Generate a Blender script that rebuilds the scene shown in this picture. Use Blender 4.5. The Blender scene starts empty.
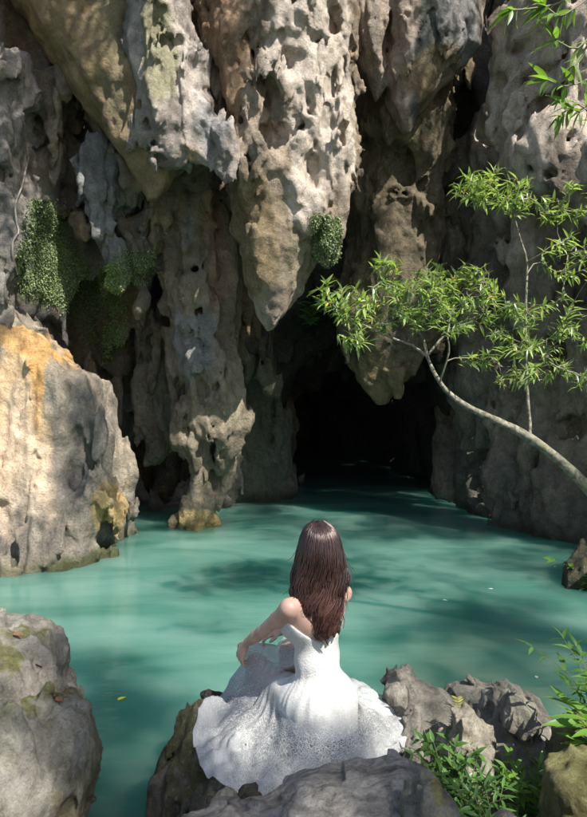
import bpy, math, random, time
import numpy as np
from mathutils import Vector, Matrix
from concurrent.futures import ThreadPoolExecutor
T0 = time.time()
random.seed(7)
rng = np.random.default_rng(7)
R = math.radians
sc = bpy.context.scene
col = sc.collection

# ------------------------------------------------------------------ camera, sky, sun, exposure
CAM_H, FOC, PX0, PY0 = 2.1, 590.0, 293.5, 408.5
cam = bpy.data.cameras.new('camera'); cam_o = bpy.data.objects.new('camera', cam); col.objects.link(cam_o)
cam.sensor_fit = 'VERTICAL'; cam.sensor_height = 36.0; cam.lens = 36.0 * FOC / 817.0
cam.clip_start = 0.05; cam.clip_end = 500
cam_o.location = (0, 0, CAM_H); cam_o.rotation_euler = (R(90), 0, 0)
sc.camera = cam_o
TO_SUN = Vector((0.56, -0.66, 0.98)).normalized()
world = bpy.data.worlds.new('World'); sc.world = world; world.use_nodes = True
wn = world.node_tree; wn.nodes.clear()
sky = wn.nodes.new('ShaderNodeTexSky'); sky.sky_type = 'NISHITA'; sky.sun_disc = False
sky.sun_elevation = math.asin(TO_SUN.z); sky.sun_rotation = math.atan2(TO_SUN.x, TO_SUN.y)
bg = wn.nodes.new('ShaderNodeBackground'); bg.inputs[1].default_value = 0.088
wo = wn.nodes.new('ShaderNodeOutputWorld')
wn.links.new(sky.outputs[0], bg.inputs[0]); wn.links.new(bg.outputs[0], wo.inputs[0])
sl = bpy.data.lights.new('sun', 'SUN'); sl.energy = 5.0; sl.angle = R(0.53); sl.color = (1.0, 0.965, 0.90)
so = bpy.data.objects.new('sun', sl); col.objects.link(so)
so.rotation_euler = TO_SUN.to_track_quat('Z', 'Y').to_euler(); so.location = (8, -8, 20)
vs = sc.view_settings; sc.display_settings.display_device = 'sRGB'
vs.view_transform = 'Standard'; vs.look = 'None'; vs.gamma = 1.0; vs.use_curve_mapping = False; vs.exposure = 1.0
sc.render.engine = 'CYCLES'
sc.cycles.use_denoising = True
sc.cycles.max_bounces = 7; sc.cycles.diffuse_bounces = 4; sc.cycles.glossy_bounces = 3; sc.cycles.transparent_max_bounces = 24
sc.cycles.sample_clamp_indirect = 6.0

def P(px, py, D):
    return Vector(((px - PX0) / FOC * D, D, CAM_H - (py - PY0) / FOC * D))

# ------------------------------------------------------------------ object helpers
def put(o, parent=None, label=None, cat=None, group=None, kind=None):
    col.objects.link(o)
    if parent is not None: o.parent = parent
    for k, v in (('label', label), ('category', cat), ('group', group), ('kind', kind)):
        if v: o[k] = v
    return o
def empty(name, loc=(0, 0, 0), **kw):
    o = bpy.data.objects.new(name, None); o.location = loc; o.empty_display_size = 0.1
    return put(o, **kw)
def np_mesh(name, V, F, mats=(), smooth=True, colors=None, uv=None, mat_idx=None):
    """V (n,3); F (m,k) array of equal-size faces."""
    me = bpy.data.meshes.new(name)
    V = np.ascontiguousarray(V, dtype=np.float32); F = np.ascontiguousarray(F, dtype=np.int32)
    k = F.shape[1]
    me.vertices.add(len(V)); me.vertices.foreach_set('co', V.ravel())
    me.loops.add(F.size); me.loops.foreach_set('vertex_index', F.ravel())
    me.polygons.add(len(F)); me.polygons.foreach_set('loop_start', np.arange(0, F.size, k, dtype=np.int32))
    try: me.polygons.foreach_set('loop_total', np.full(len(F), k, dtype=np.int32))
    except Exception: pass
    me.update(calc_edges=True)
    me.polygons.foreach_set('use_smooth', np.full(len(F), bool(smooth)))
    if mat_idx is not None: me.polygons.foreach_set('material_index', np.asarray(mat_idx, dtype=np.int32))
    if colors is not None:
        c = np.ones((len(V), 4), dtype=np.float32); c[:, :3] = np.clip(colors, 0.0, 1.0)
        a = me.color_attributes.new('Col', 'FLOAT_COLOR', 'POINT'); a.data.foreach_set('color', c.ravel())
    if uv is not None:
        l = me.uv_layers.new(name='UVMap'); l.data.foreach_set('uv', np.asarray(uv, dtype=np.float32)[F.ravel()].ravel())
    for m in mats: me.materials.append(m)
    me.validate(verbose=False)
    return me

# ------------------------------------------------------------------ tiling noise volumes
def make_fbm(n, beta, lo, hi, seed):
    r = np.random.default_rng(seed)
    f = np.fft.rfftn(r.standard_normal((n, n, n)))
    k = np.fft.fftfreq(n) * n; kz = np.fft.rfftfreq(n) * n
    q = np.sqrt(k[:, None, None]**2 + k[None, :, None]**2 + kz[None, None, :]**2)
    with np.errstate(divide='ignore'):
        a = np.where((q >= lo) & (q <= hi), q ** (-beta), 0.0)
    a[0, 0, 0] = 0
    v = np.fft.irfftn(f * a, s=(n, n, n))
    return (v / v.std()).astype(np.float32)
def make_worley(n, c, seed):
    r = np.random.default_rng(seed)
    J = r.random((c, c, c, 3)).astype(np.float32)
    g = (np.arange(n, dtype=np.float32) + 0.5) * c / n
    X, Y, Z = np.meshgrid(g, g, g, indexing='ij')
    ci = np.floor(g).astype(int)
    F1 = np.full((n, n, n), 9.0, np.float32); F2 = F1.copy()
    for dx in (-1, 0, 1):
        for dy in (-1, 0, 1):
            for dz in (-1, 0, 1):
                ix, iy, iz = np.ix_((ci + dx) % c, (ci + dy) % c, (ci + dz) % c)
                j = J[ix, iy, iz]
                d = np.sqrt((X - (ci + dx)[:, None, None] - j[..., 0])**2 + (Y - (ci + dy)[None, :, None] - j[..., 1])**2
                            + (Z - (ci + dz)[None, None, :] - j[..., 2])**2)
                F2 = np.minimum(F2, np.maximum(F1, d)); F1 = np.minimum(F1, d)
    return F1, F2 - F1
def make_facets(n, c, seed):
    """broken-rock relief: each cell is a tilted plane with its own step"""
    r = np.random.default_rng(seed)
    J = r.random((c, c, c, 3)).astype(np.float32); G = r.normal(size=(c, c, c, 3)).astype(np.float32); K = r.normal(size=(c, c, c)).astype(np.float32) * 0.4
    g = (np.arange(n, dtype=np.float32) + 0.5) * c / n; ci = np.floor(g).astype(int)
    best = np.full((n, n, n), 99.0, np.float32); out = np.zeros((n, n, n), np.float32)
    for dx in (-1, 0, 1):
        for dy in (-1, 0, 1):
            for dz in (-1, 0, 1):
                ix, iy, iz = np.ix_((ci + dx) % c, (ci + dy) % c, (ci + dz) % c)
                q = J[ix, iy, iz]
                vx = (g - ci - dx)[:, None, None] - q[..., 0]; vy = (g - ci - dy)[None, :, None] - q[..., 1]; vz = (g - ci - dz)[None, None, :] - q[..., 2]
                d = vx * vx + vy * vy + vz * vz; m = d < best
                gg = G[ix, iy, iz]
                out = np.where(m, K[ix, iy, iz] + gg[..., 0] * vx + gg[..., 1] * vy + gg[..., 2] * vz, out); best = np.where(m, d, best)
    return (out / out.std()).astype(np.float32)
TC = make_facets(84, 7, 9)
TF = make_fbm(96, 2.3, 3, 40, 1)       # broad spectrum, period 1 = 3 lowest waves
TR = make_fbm(112, 1.72, 3, 52, 4)     # rough, craggy
TB = make_fbm(64, 1.0, 3, 7, 2)        # smooth band
WF1, WE = make_worley(84, 7, 3)        # worley cells: 7 cells per period
def samp(T, p):
    """trilinear lookup, p (N,3), period 1"""
    n = T.shape[0]
    q = p * n; i = np.floor(q).astype(np.int32); f = (q - i).astype(np.float32)
    x0 = i[:, 0] % n; y0 = i[:, 1] % n; z0 = i[:, 2] % n
    x1 = (x0 + 1) % n; y1 = (y0 + 1) % n; z1 = (z0 + 1) % n
    t = T.ravel(); a0 = x0 * n + y0; a1 = x0 * n + y1; b0 = x1 * n + y0; b1 = x1 * n + y1
    fx, fy, fz = f[:, 0], f[:, 1], f[:, 2]
    def lz(k): 
        u = t[k * n + z0]; return u + (t[k * n + z1] - u) * fz
    c0 = lz(a0); c0 = c0 + (lz(a1) - c0) * fy
    c1 = lz(b0); c1 = c1 + (lz(b1) - c1) * fy
    return c0 + (c1 - c0) * fx
def nz(T, p, f, off=0.0):
    return samp(T, p * np.asarray(f, dtype=np.float32) + np.float32(off))
def sstep(a, b, x):
    t = np.clip((x - a) / (b - a), 0, 1); return t * t * (3 - 2 * t)
def mix(a, b, t):
    a = np.asarray(a, np.float32); b = np.asarray(b, np.float32); t = np.asarray(t, np.float32)
    return a + (b - a) * (t[:, None] if (a.ndim > 1 or b.ndim > 1 or t.ndim == 1) else t)

# ------------------------------------------------------------------ signed distance primitives
def smin(a, b, k):
    h = np.clip(0.5 + 0.5 * (b - a) / k, 0, 1)
    return b + (a - b) * h - k * h * (1 - h)
def smax(a, b, k): return -smin(-a, -b, k)
def loft(rows, power=2.0):
    """rows: (py, px_left, px_right, depth, half_depth); horizontal cross-sections stacked in height"""
    L = []
    for py, xl, xr, D, hd in rows:
        z = CAM_H - (py - PY0) / FOC * D
        L.append((z, ((xl + xr) / 2 - PX0) / FOC * D, D, max(0.02, (xr - xl) / 2 / FOC * D), hd))
    L.sort(); A = np.array(L, np.float32)
    def f(p):
        z = p[:, 2]
        cx = np.interp(z, A[:, 0], A[:, 1]); cy = np.interp(z, A[:, 0], A[:, 2])
        rx = np.interp(z, A[:, 0], A[:, 3]); ry = np.interp(z, A[:, 0], A[:, 4])
        x = np.abs(p[:, 0] - cx) / rx; y = np.abs(p[:, 1] - cy) / ry
        if power == 2.0:
            k0 = np.sqrt(x * x + y * y) + 1e-6; k1 = np.sqrt((x / rx)**2 + (y / ry)**2) + 1e-6
        else:
            k0 = (x**power + y**power)**(1 / power) + 1e-6
            k1 = np.sqrt((x / rx)**2 + (y / ry)**2) / np.sqrt(x * x + y * y + 1e-9) * k0 + 1e-6
        d = k0 * (k0 - 1) / k1
        d = np.maximum(d, np.minimum(rx, ry) * -1.0)
        return np.maximum(d, np.maximum(A[0, 0] - z, z - A[-1, 0])).astype(np.float32)
    return f
def poly_prism(pts, z0, z1, inset=((0, 0), (1, 0)), shift=((0, 0, 0), (1, 0, 0))):
    pts = np.array(pts, np.float32); I = np.array(inset, np.float32); S = np.array(shift, np.float32)
    def f(p):
        z = p[:, 2]
        x = p[:, 0] - np.interp(z, S[:, 0], S[:, 1]); y = p[:, 1] - np.interp(z, S[:, 0], S[:, 2])
        d2 = np.full(len(p), 1e9); ins = np.zeros(len(p), bool)
        for i in range(len(pts)):
            a = pts[i]; b = pts[i - 1]; e = b - a; wx = x - a[0]; wy = y - a[1]
            t = np.clip((wx * e[0] + wy * e[1]) / (e @ e), 0, 1)
            d2 = np.minimum(d2, (wx - e[0] * t)**2 + (wy - e[1] * t)**2)
            c = ((a[1] > y) != (b[1] > y)) & (x < (b[0] - a[0]) * (y - a[1]) / (b[1] - a[1] + 1e-9) + a[0])
            ins ^= c
        d = np.where(ins, -1, 1) * np.sqrt(d2) + np.interp(z, I[:, 0], I[:, 1])
        return np.maximum(d, np.maximum(z0 - z, z - z1)).astype(np.float32)
    return f
def ellipsoid(c, r, rot=None):
    c = np.array(c, np.float32); r = np.array(r, np.float32)
    M = None if rot is None else np.array(Matrix.Rotation(rot[0], 3, rot[1]), np.float32)
    def f(p):
        q = p - c
        if M is not None: q = q @ M
        k0 = np.linalg.norm(q / r, axis=1) + 1e-6; k1 = np.linalg.norm(q / (r * r), axis=1) + 1e-6
        return (k0 * (k0 - 1) / k1).astype(np.float32)
    return f
def box(c, h, rd=0.1, rz=0.0):
    c = np.array(c, np.float32); h = np.array(h, np.float32) - rd
    cs, sn = math.cos(-rz), math.sin(-rz)
    def f(p):
        q = p - c
        q = np.stack([q[:, 0] * cs - q[:, 1] * sn, q[:, 0] * sn + q[:, 1] * cs, q[:, 2]], 1)
        q = np.abs(q) - h
        return (np.linalg.norm(np.maximum(q, 0), axis=1) + np.minimum(q.max(1), 0) - rd).astype(np.float32)
    return f
def cone(a, b, ra, rb):
    """round capsule with two radii"""
    a = np.array(a, np.float32); b = np.array(b, np.float32)
    def f(p):
        ab = b - a; t = np.clip(((p - a) @ ab) / (ab @ ab + 1e-12), 0, 1)
        return (np.linalg.norm(p - a - t[:, None] * ab, axis=1) - (ra + (rb - ra) * t)).astype(np.float32)
    return f
def union(fs, k=0.1):
    def f(p):
        d = fs[0](p)
        for g in fs[1:]: d = smin(d, g(p), k) if k > 0 else np.minimum(d, g(p))
        return d
    return f
def minus(f, gs, k=0.05):
    def h(p):
        d = f(p)
        for g in gs: d = smax(d, -g(p), k)
        return d
    return h

# ------------------------------------------------------------------ surface nets on a sparse grid
def mesh_sdf(base, lo, hi, h, amp=0.1, disp=None, warp=None, closed=True):
    lo = np.array(lo, np.float32); hi = np.array(hi, np.float32); B = 8
    nb = np.ceil((hi - lo) / (h * B)).astype(int) + 1
    n = nb * B
    g = np.stack(np.meshgrid(*[(np.arange(k, dtype=np.float32) + 0.5) * B * h + l for k, l in zip(nb, lo)], indexing='ij'), -1).reshape(-1, 3)
    dc = base(g)
    keep = np.abs(dc) < amp + 0.9 * B * h * 1.15
    D = np.repeat(np.repeat(np.repeat(np.sign(dc).reshape(nb).astype(np.float32), B, 0), B, 1), B, 2)
    ids = np.argwhere(keep.reshape(nb)) * B
    def full(p):
        d = base(warp(p) if warp else p)
        return d + disp(p) if disp is not None else d
    Q = 4
    sub = np.stack(np.meshgrid(*[np.arange(0, B, Q)] * 3, indexing='ij'), -1).reshape(-1, 3)
    sid = (ids[:, None, :] + sub[None]).reshape(-1, 3)
    ds = full((sid + (Q - 1) / 2).astype(np.float32) * h + lo)
    loc = np.stack(np.meshgrid(*[np.arange(Q)] * 3, indexing='ij'), -1).reshape(-1, 3)
    far = np.abs(ds) > 7.2 * h
    ix = (sid[far][:, None, :] + loc[None]).reshape(-1, 3)
    D[ix[:, 0], ix[:, 1], ix[:, 2]] = np.repeat(np.sign(ds[far]), Q**3)
    sid = sid[~far]
    def work(s):
        ix = (sid[s:s + 4000][:, None, :] + loc[None]).reshape(-1, 3)
        D[ix[:, 0], ix[:, 1], ix[:, 2]] = full(ix.astype(np.float32) * h + lo)
    with ThreadPoolExecutor(4) as ex: list(ex.map(work, range(0, len(sid), 4000)))
    if closed:
        D[0] = 1; D[-1] = 1; D[:, 0] = 1; D[:, -1] = 1; D[:, :, 0] = 1; D[:, :, -1] = 1
    S = D < 0
    c = np.zeros(tuple(np.array(S.shape) - 1), np.uint8)
    for dx in (0, 1):
        for dy in (0, 1):
            for dz in (0, 1):
                c += S[dx:S.shape[0] - 1 + dx, dy:S.shape[1] - 1 + dy, dz:S.shape[2] - 1 + dz]
    cells = np.argwhere((c > 0) & (c < 8))
    idx = np.full(c.shape, -1, np.int32); idx[cells[:, 0], cells[:, 1], cells[:, 2]] = np.arange(len(cells))
    corner = {}
    for dx in (0, 1):
        for dy in (0, 1):
            for dz in (0, 1):
                corner[dx, dy, dz] = D[cells[:, 0] + dx, cells[:, 1] + dy, cells[:, 2] + dz]
    acc = np.zeros((len(cells), 3), np.float32); cnt = np.zeros(len(cells), np.float32)
    for ax in range(3):
        o1, o2 = [k for k in range(3) if k != ax]
        for u in (0, 1):
            for v in (0, 1):
                a = [0, 0, 0]; a[o1] = u; a[o2] = v; b = list(a); b[ax] = 1
                da = corner[tuple(a)]; db = corner[tuple(b)]
                m = (da < 0) != (db < 0)
                t = np.where(m, da / np.where(m, da - db, 1), 0)
                pt = np.tile(np.array(a, np.float32), (len(cells), 1)); pt[:, ax] = t
                acc += pt * m[:, None]; cnt += m
    V = (cells + acc / np.maximum(cnt, 1)[:, None]).astype(np.float32) * h + lo
    Fs = []
    for ax in range(3):
        o1, o2 = [(1, 2), (2, 0), (0, 1)][ax]
        sl0 = [slice(1, -1)] * 3; sl1 = [slice(1, -1)] * 3
        sl0[ax] = slice(0, -1); sl1[ax] = slice(1, None)
        e0 = S[tuple(sl0)]; e1 = S[tuple(sl1)]
        for flip in (False, True):
            m = (e0 & ~e1) if not flip else (~e0 & e1)
            q = np.argwhere(m)
            if not len(q): continue
            off = np.ones(3, int); off[ax] = 0; q = q + off
            def g4(du, dv):
                r = q.copy(); r[:, o1] -= du; r[:, o2] -= dv
                return idx[r[:, 0], r[:, 1], r[:, 2]]
            quad = np.stack([g4(1, 1), g4(0, 1), g4(0, 0), g4(1, 0)], 1)
            Fs.append(quad[:, ::-1] if flip else quad)
    F = np.concatenate(Fs); F = F[(F >= 0).all(1)]
    return drop_crumbs(V, F)
def drop_crumbs(V, F, share=0.03):
    """remove small islands that the noise cut loose"""
    L = np.arange(len(V), dtype=np.int32)
    for _ in range(60):
        m = L[F].min(1); old = L.copy()
        for k in range(4): np.minimum.at(L, F[:, k], m)
        L = L[L]; L = L[L]
        if (L == old).all(): break
    n = np.bincount(L, minlength=len(V)); ok = n[L] > share * n.max()
    F = F[ok[F[:, 0]]]; re = np.cumsum(ok) - 1
    return V[ok], re[F].astype(np.int32)
def vnormals(V, F):
    n = np.cross(V[F[:, 2]] - V[F[:, 0]], V[F[:, 3 if F.shape[1] > 3 else 1]] - V[F[:, 1 if F.shape[1] > 3 else 0]])
    N = np.zeros_like(V)
    for k in range(F.shape[1]): np.add.at(N, F[:, k], n)
    return N / (np.linalg.norm(N, axis=1, keepdims=True) + 1e-12)

# ------------------------------------------------------------------ materials
class NT:
    def __init__(self, name):
        self.m = bpy.data.materials.new(name); self.m.use_nodes = True
        self.t = self.m.node_tree; self.t.nodes.clear()
        self.out = self.n('ShaderNodeOutputMaterial')
    def n(self, ty, ins=None, **kw):
        nd = self.t.nodes.new(ty)
        for k, v in kw.items(): setattr(nd, k, v)
        for k, v in (ins or {}).items():
            s = nd.inputs[k]
            if isinstance(v, bpy.types.NodeSocket): self.t.links.new(v, s)
            else: s.default_value = v
        return nd
    def noise(self, vec, scale, detail=6.0, rough=0.6, dist=0.0):
        return self.n('ShaderNodeTexNoise', {'Vector': vec, 'Scale': scale, 'Detail': detail, 'Roughness': rough, 'Distortion': dist}).outputs[0]
    def rng(self, v, a, b, c, d):
        return self.n('ShaderNodeMapRange', {0: v, 1: a, 2: b, 3: c, 4: d}).outputs[0]
    def math(self, op, a, b=0.0):
        return self.n('ShaderNodeMath', {0: a, 1: b}, operation=op).outputs[0]
    def mul(self, colr, f):
        return self.n('ShaderNodeMix', {0: 1.0, 6: colr, 7: f}, data_type='RGBA', blend_type='MULTIPLY').outputs[2]
    def mixc(self, f, a, b):
        return self.n('ShaderNodeMix', {0: f, 6: a, 7: b}, data_type='RGBA').outputs[2]
    def gray(self, v):
        return self.n('ShaderNodeCombineColor', {0: v, 1: v, 2: v}).outputs[0]
    def bump(self, hgt, strength, dist, normal=None):
        ins = {'Height': hgt, 'Strength': strength, 'Distance': dist}
        if normal is not None: ins['Normal'] = normal
        return self.n('ShaderNodeBump', ins).outputs[0]
    def finish(self, sh): self.t.links.new(sh, self.out.inputs[0]); return self.m

def rock_material(name, s=1.0, bump=1.0, pale=(0.55, 0.52, 0.47, 1), pale_amt=0.35, dark_amt=0.5):
    b = NT(name)
    pos = b.n('ShaderNodeNewGeometry').outputs['Position']
    c = b.n('ShaderNodeVertexColor', layer_name='Col').outputs[0]
    st = b.n('ShaderNodeVectorMath', {0: pos, 1: (1.0, 1.0, 0.35)}, operation='MULTIPLY').outputs[0]
    n1 = b.noise(pos, 5 * s, 9, 0.65, 0.3)
    n2 = b.noise(pos, 38 * s, 7, 0.7)
    n3 = b.noise(st, 7 * s, 7, 0.65, 0.6)
    c = b.mul(c, b.gray(b.rng(n1, 0.3, 0.7, 0.62, 1.35)))
    c = b.mul(c, b.gray(b.rng(n2, 0.25, 0.75, 0.68, 1.28)))
    c = b.mixc(b.rng(n3, 0.56, 0.72, 0.0, dark_amt), c, b.mul(c, (0.38, 0.36, 0.34, 1)))          # dark mineral streaks
    n4 = b.noise(pos, 16 * s, 8, 0.7, 0.2)
    c = b.mixc(b.rng(n4, 0.57, 0.68, 0.0, pale_amt), c, pale)                                         # pale lichen and calcite
    z = b.n('ShaderNodeSeparateXYZ', {0: pos}).outputs[2]
    wet = b.rng(b.math('ADD', z, b.math('MULTIPLY', n1, -0.12)), 0.0, 0.16, 1.0, 0.0)             # damp band at the waterline
    c = b.mixc(b.math('MULTIPLY', wet, 0.75), c, b.mul(c, (0.30, 0.34, 0.22, 1)))
    c = b.mul(c, (1.03, 1.0, 0.93, 1))
    vd = b.n('ShaderNodeTexVoronoi', {'Vector': b.n('ShaderNodeVectorMath', {0: pos, 1: b.n('ShaderNodeVectorMath', {0: b.n('ShaderNodeTexNoise', {'Vector': pos, 'Scale': 6.0 * s}).outputs[1], 1: (0.12 / s,) * 3}, operation='MULTIPLY').outputs[0]}, operation='ADD').outputs[0], 'Scale': 11 * s}).outputs['Distance']
    nb = b.bump(n1, 0.8 * bump, 0.16 / s)
    nb = b.bump(vd, 0.5 * bump, 0.035 / s, nb)
    nb = b.bump(n4, 0.8 * bump, 0.07 / s, nb)
    nb = b.bump(n2, 0.8 * bump, 0.03 / s, nb)
    p = b.n('ShaderNodeBsdfPrincipled', {'Base Color': c, 'Roughness': b.rng(wet, 0, 1, 0.9, 0.5), 'Normal': nb, 'Specular IOR Level': 0.25})
    return b.finish(p.outputs[0])
M_CLIFF = rock_material('limestone_cliff', 1.0)
M_KARST = rock_material('pitted_limestone', 1.3, 1.3, (0.62, 0.57, 0.52, 1), 0.5, 0.6)
M_SMOOTH = rock_material('ochre_flowstone', 0.8, 0.35, (0.4, 0.33, 0.2, 1), 0.15, 0.3)
def banded_rock():
    b = NT('banded_grey_rock'); pos = b.n('ShaderNodeNewGeometry').outputs['Position']; c = b.n('ShaderNodeVertexColor', layer_name='Col').outputs[0]
    w = b.n('ShaderNodeTexNoise', {'Vector': pos, 'Scale': 3.0, 'Detail': 4.0}).outputs[1]
    q = b.n('ShaderNodeVectorMath', {0: pos, 1: b.n('ShaderNodeVectorMath', {0: w, 1: (0.22, 0.22, 0.22)}, operation='MULTIPLY').outputs[0]}, operation='ADD').outputs[0]
    st = b.n('ShaderNodeVectorMath', {0: q, 1: (1.2, 5.0, 9.0)}, operation='MULTIPLY').outputs[0]
    n1 = b.noise(st, 4.0, 8, 0.62, 0.4); n2 = b.noise(pos, 90, 6, 0.7); n3 = b.noise(pos, 12, 7, 0.65)
    c = b.mul(c, b.gray(b.rng(n1, 0.35, 0.65, 0.45, 1.5))); c = b.mul(c, b.gray(b.rng(n2, 0.3, 0.7, 0.75, 1.25)))
    c = b.mixc(b.rng(n3, 0.58, 0.7, 0, 0.6), c, (0.42, 0.39, 0.33, 1))
    nb = b.bump(n2, 0.6, 0.008, b.bump(n3, 0.6, 0.03, b.bump(n1, 0.7, 0.03)))
    return b.finish(b.n('ShaderNodeBsdfPrincipled', {'Base Color': c, 'Roughness': 0.8, 'Normal': nb, 'Specular IOR Level': 0.25}).outputs[0])
M_BAND = banded_rock()
M_BOULDER = rock_material('boulder_rock', 2.4, 1.0, (0.46, 0.44, 0.40, 1), 0.4, 0.7)

def plain(name, rgb, rough=0.7, spec=0.3, var=0.25, scale=20):
    b = NT(name); pos = b.n('ShaderNodeTexCoord').outputs['Object']
    n = b.noise(pos, scale, 5, 0.6)
    c = b.mul((*rgb, 1), b.gray(b.rng(n, 0.3, 0.7, 1 - var, 1 + var)))
    p = b.n('ShaderNodeBsdfPrincipled', {'Base Color': c, 'Roughness': rough, 'Specular IOR Level': spec, 'Normal': b.bump(n, 0.3, 0.01)})
    return b.finish(p.outputs[0])
def leaf_material(name, rgb, trans=0.45, rough=0.38, var=0.35):
    b = NT(name)
    g = b.n('ShaderNodeNewGeometry'); rnd = g.outputs['Random Per Island']
    rnd2 = b.n('ShaderNodeObjectInfo').outputs['Random']
    r = b.math('FRACT', b.math('ADD', rnd, rnd2))
    c1 = tuple(v * (1 - var) for v in rgb) + (1,); c2 = (rgb[0] * (1 + 1.3 * var), rgb[1] * (1 + var), rgb[2] * (1 + 0.4 * var), 1)
    c = b.mixc(r, c1, c2)
    tc = b.mul(c, (1.35, 1.5, 0.7, 1))
    p = b.n('ShaderNodeBsdfPrincipled', {'Base Color': c, 'Roughness': rough, 'Specular IOR Level': 0.45})
    t = b.n('ShaderNodeBsdfTranslucent', {'Color': tc})
    return b.finish(b.n('ShaderNodeMixShader', {0: trans, 1: p.outputs[0], 2: t.outputs[0]}).outputs[0])

# ------------------------------------------------------------------ the cliff
def karst(cup=0.0, cf=0.28, fb=0.06, ff=0.10, flute=0.0, fl=0.12, pit=0.0, pf=0.2, pthr=0.9, zs=0.6, off=0.0, fine=0.03, facet=0.04, fcf=0.2, rough=0.026, rf=0.34, crack=0.08):
    """returns displacement field (metres added to the distance)"""
    def f(p):
        d = np.zeros(len(p), np.float32)
        if fb: d -= fb * nz(TF, p, (ff, ff, ff * 0.55), off)
        if fine: d -= fine * nz(TF, p, (ff * 3.7, ff * 3.7, ff * 2.2), off + 0.37)
        if rough: 
            v = nz(TR, p, (rf, rf, rf * 0.6), off + 0.29); d -= rough * v
            d += 0.9 * rough * np.maximum(0, 0.35 - np.abs(nz(TF, p, (rf * 1.3, rf * 1.3, rf * 0.5), off + 0.91))) * 3.0      # sharp creases
        if crack:
            n_ = np.abs(nz(TB, p, (0.21, 0.21, 0.028), off + 0.47)); d += crack * np.maximum(0, 1 - n_ / 0.16)
        if facet: d -= facet * nz(TC, p, (fcf, fcf, fcf * 0.5), off + 0.62)
        if flute: 
            v = nz(TB, p, (fl, fl, fl * 0.10), off + 0.2)
            d -= flute * (1 - 1.6 * np.abs(v))
            v = nz(TB, p, (fl * 2.7, fl * 2.7, fl * 0.22), off + 0.4)
            d -= 0.4 * flute * (1 - 1.6 * np.abs(v))
        if cup:
            w = nz(WF1, p, (cf, cf, cf * zs), off + 0.1)
            d -= cup * (w * w * 2.2 - 0.6)
            w = nz(WF1, p, (cf * 2.6, cf * 2.6, cf * 2.6 * zs), off + 0.77); d -= 0.38 * cup * (w * w * 2.2 - 0.6)
        if pit:
            v = nz(TB, p, (pf, pf, pf * zs), off + 0.55)
            d += pit * sstep(pthr, pthr + 0.7, v)
        return d
    return f
def fade(f, ztip, length, low=0.3):
    """calm the relief towards a thin hanging tip"""
    return lambda p: f(p) * (low + (1 - low) * sstep(ztip, ztip + length, p[:, 2]))
def warper(a=0.12, f=0.07, off=0.0):
    def w(p):
        q = p.copy()
        q[:, 0] += a * nz(TF, p, f, off + 0.11); q[:, 1] += a * nz(TF, p, f, off + 0.53); q[:, 2] += 0.6 * a * nz(TF, p, f, off + 0.83)
        return q
    return w
def tint(base, alt, dark, zones=(), off=0.0, fr=0.09, streak=0.5):
    def f(V):
        n1 = nz(TF, V, fr, off + 0.3); n2 = nz(TF, V, (fr * 2.2, fr * 2.2, fr * 0.5), off + 0.7)
        c = mix(base, alt, sstep(-0.7, 0.9, n1))
        c = mix(c, dark, streak * sstep(0.25, 1.3, n2))
        n3 = nz(TF, V, (fr * 3, fr * 3, fr * 1.1), off + 0.05)
        for (px, py, D, r, rgb, amt) in zones:
            q = np.array(P(px, py, D), np.float32); r = np.asarray(r, np.float32) * np.ones(3)
            k = np.linalg.norm((V - q) / r, axis=1) + 0.28 * n3
            c = mix(c, rgb, amt * sstep(1.1, 0.7, k))
        return c
    return f
cliff = empty('cliff', kind='structure', label='tall limestone cliff with hanging stalactites and a dark water cave')
SURF = {}
def cull_back(V, F):
    """the cliff is modelled as terrain: drop what no viewpoint round the pool could see"""
    c = V[F].mean(1); n = np.cross(V[F[:, 2]] - V[F[:, 0]], V[F[:, 3]] - V[F[:, 1]])
    n /= np.linalg.norm(n, axis=1, keepdims=True) + 1e-9
    ok = np.zeros(len(F), bool)
    for q in ((-3.5, 0, 0.3), (3.5, 0, 0.3), (0, 1, 4), (0, 0, 0)):
        v = np.array(q, np.float32) - c; v /= np.linalg.norm(v, axis=1, keepdims=True)
        ok |= (n * v).sum(1) > -0.25
    ok |= n[:, 2] > 0.6
    ok &= (c[:, 0] > -0.4975 * c[:, 1] - 1.6) & (c[:, 2] < 0.6925 * c[:, 1] + 2.1 + (1.2 if c[:, 0].mean() < 3 else 5)) & (c[:, 2] > -0.5)
    F = F[ok]; used = np.zeros(len(V), bool); used[F.ravel()] = True
    re = np.cumsum(used) - 1
    return V[used], re[F].astype(np.int32)
def rock_part(name, base, lo, hi, h, mat, tintf, disp=None, warp=None, amp=0.25, parent=None, keep=None, cull=True, **kw):
    V, F = mesh_sdf(base, lo, hi, h, amp, disp, warp, closed=not cull)
    if cull: V, F = cull_back(V, F)
    C = tintf(V)
    me = np_mesh(name, V, F, [mat], True, C)
    o = put(bpy.data.objects.new(name, me), parent, **kw)
    if keep: SURF[keep] = (V, F)
    return o

GREY = (0.24, 0.225, 0.20); TAN = (0.33, 0.27, 0.19); BROWN = (0.19, 0.14, 0.085); DARK = (0.07, 0.065, 0.055)
OCHRE = (0.26, 0.185, 0.085); PALE = (0.62, 0.56, 0.50); PINK = (0.46, 0.36, 0.30); ORANGE = (0.62, 0.36, 0.13)
BLUEG = (0.27, 0.29, 0.31); MOSSC = (0.10, 0.13, 0.05); GREENG = (0.13, 0.15, 0.11)

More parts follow.
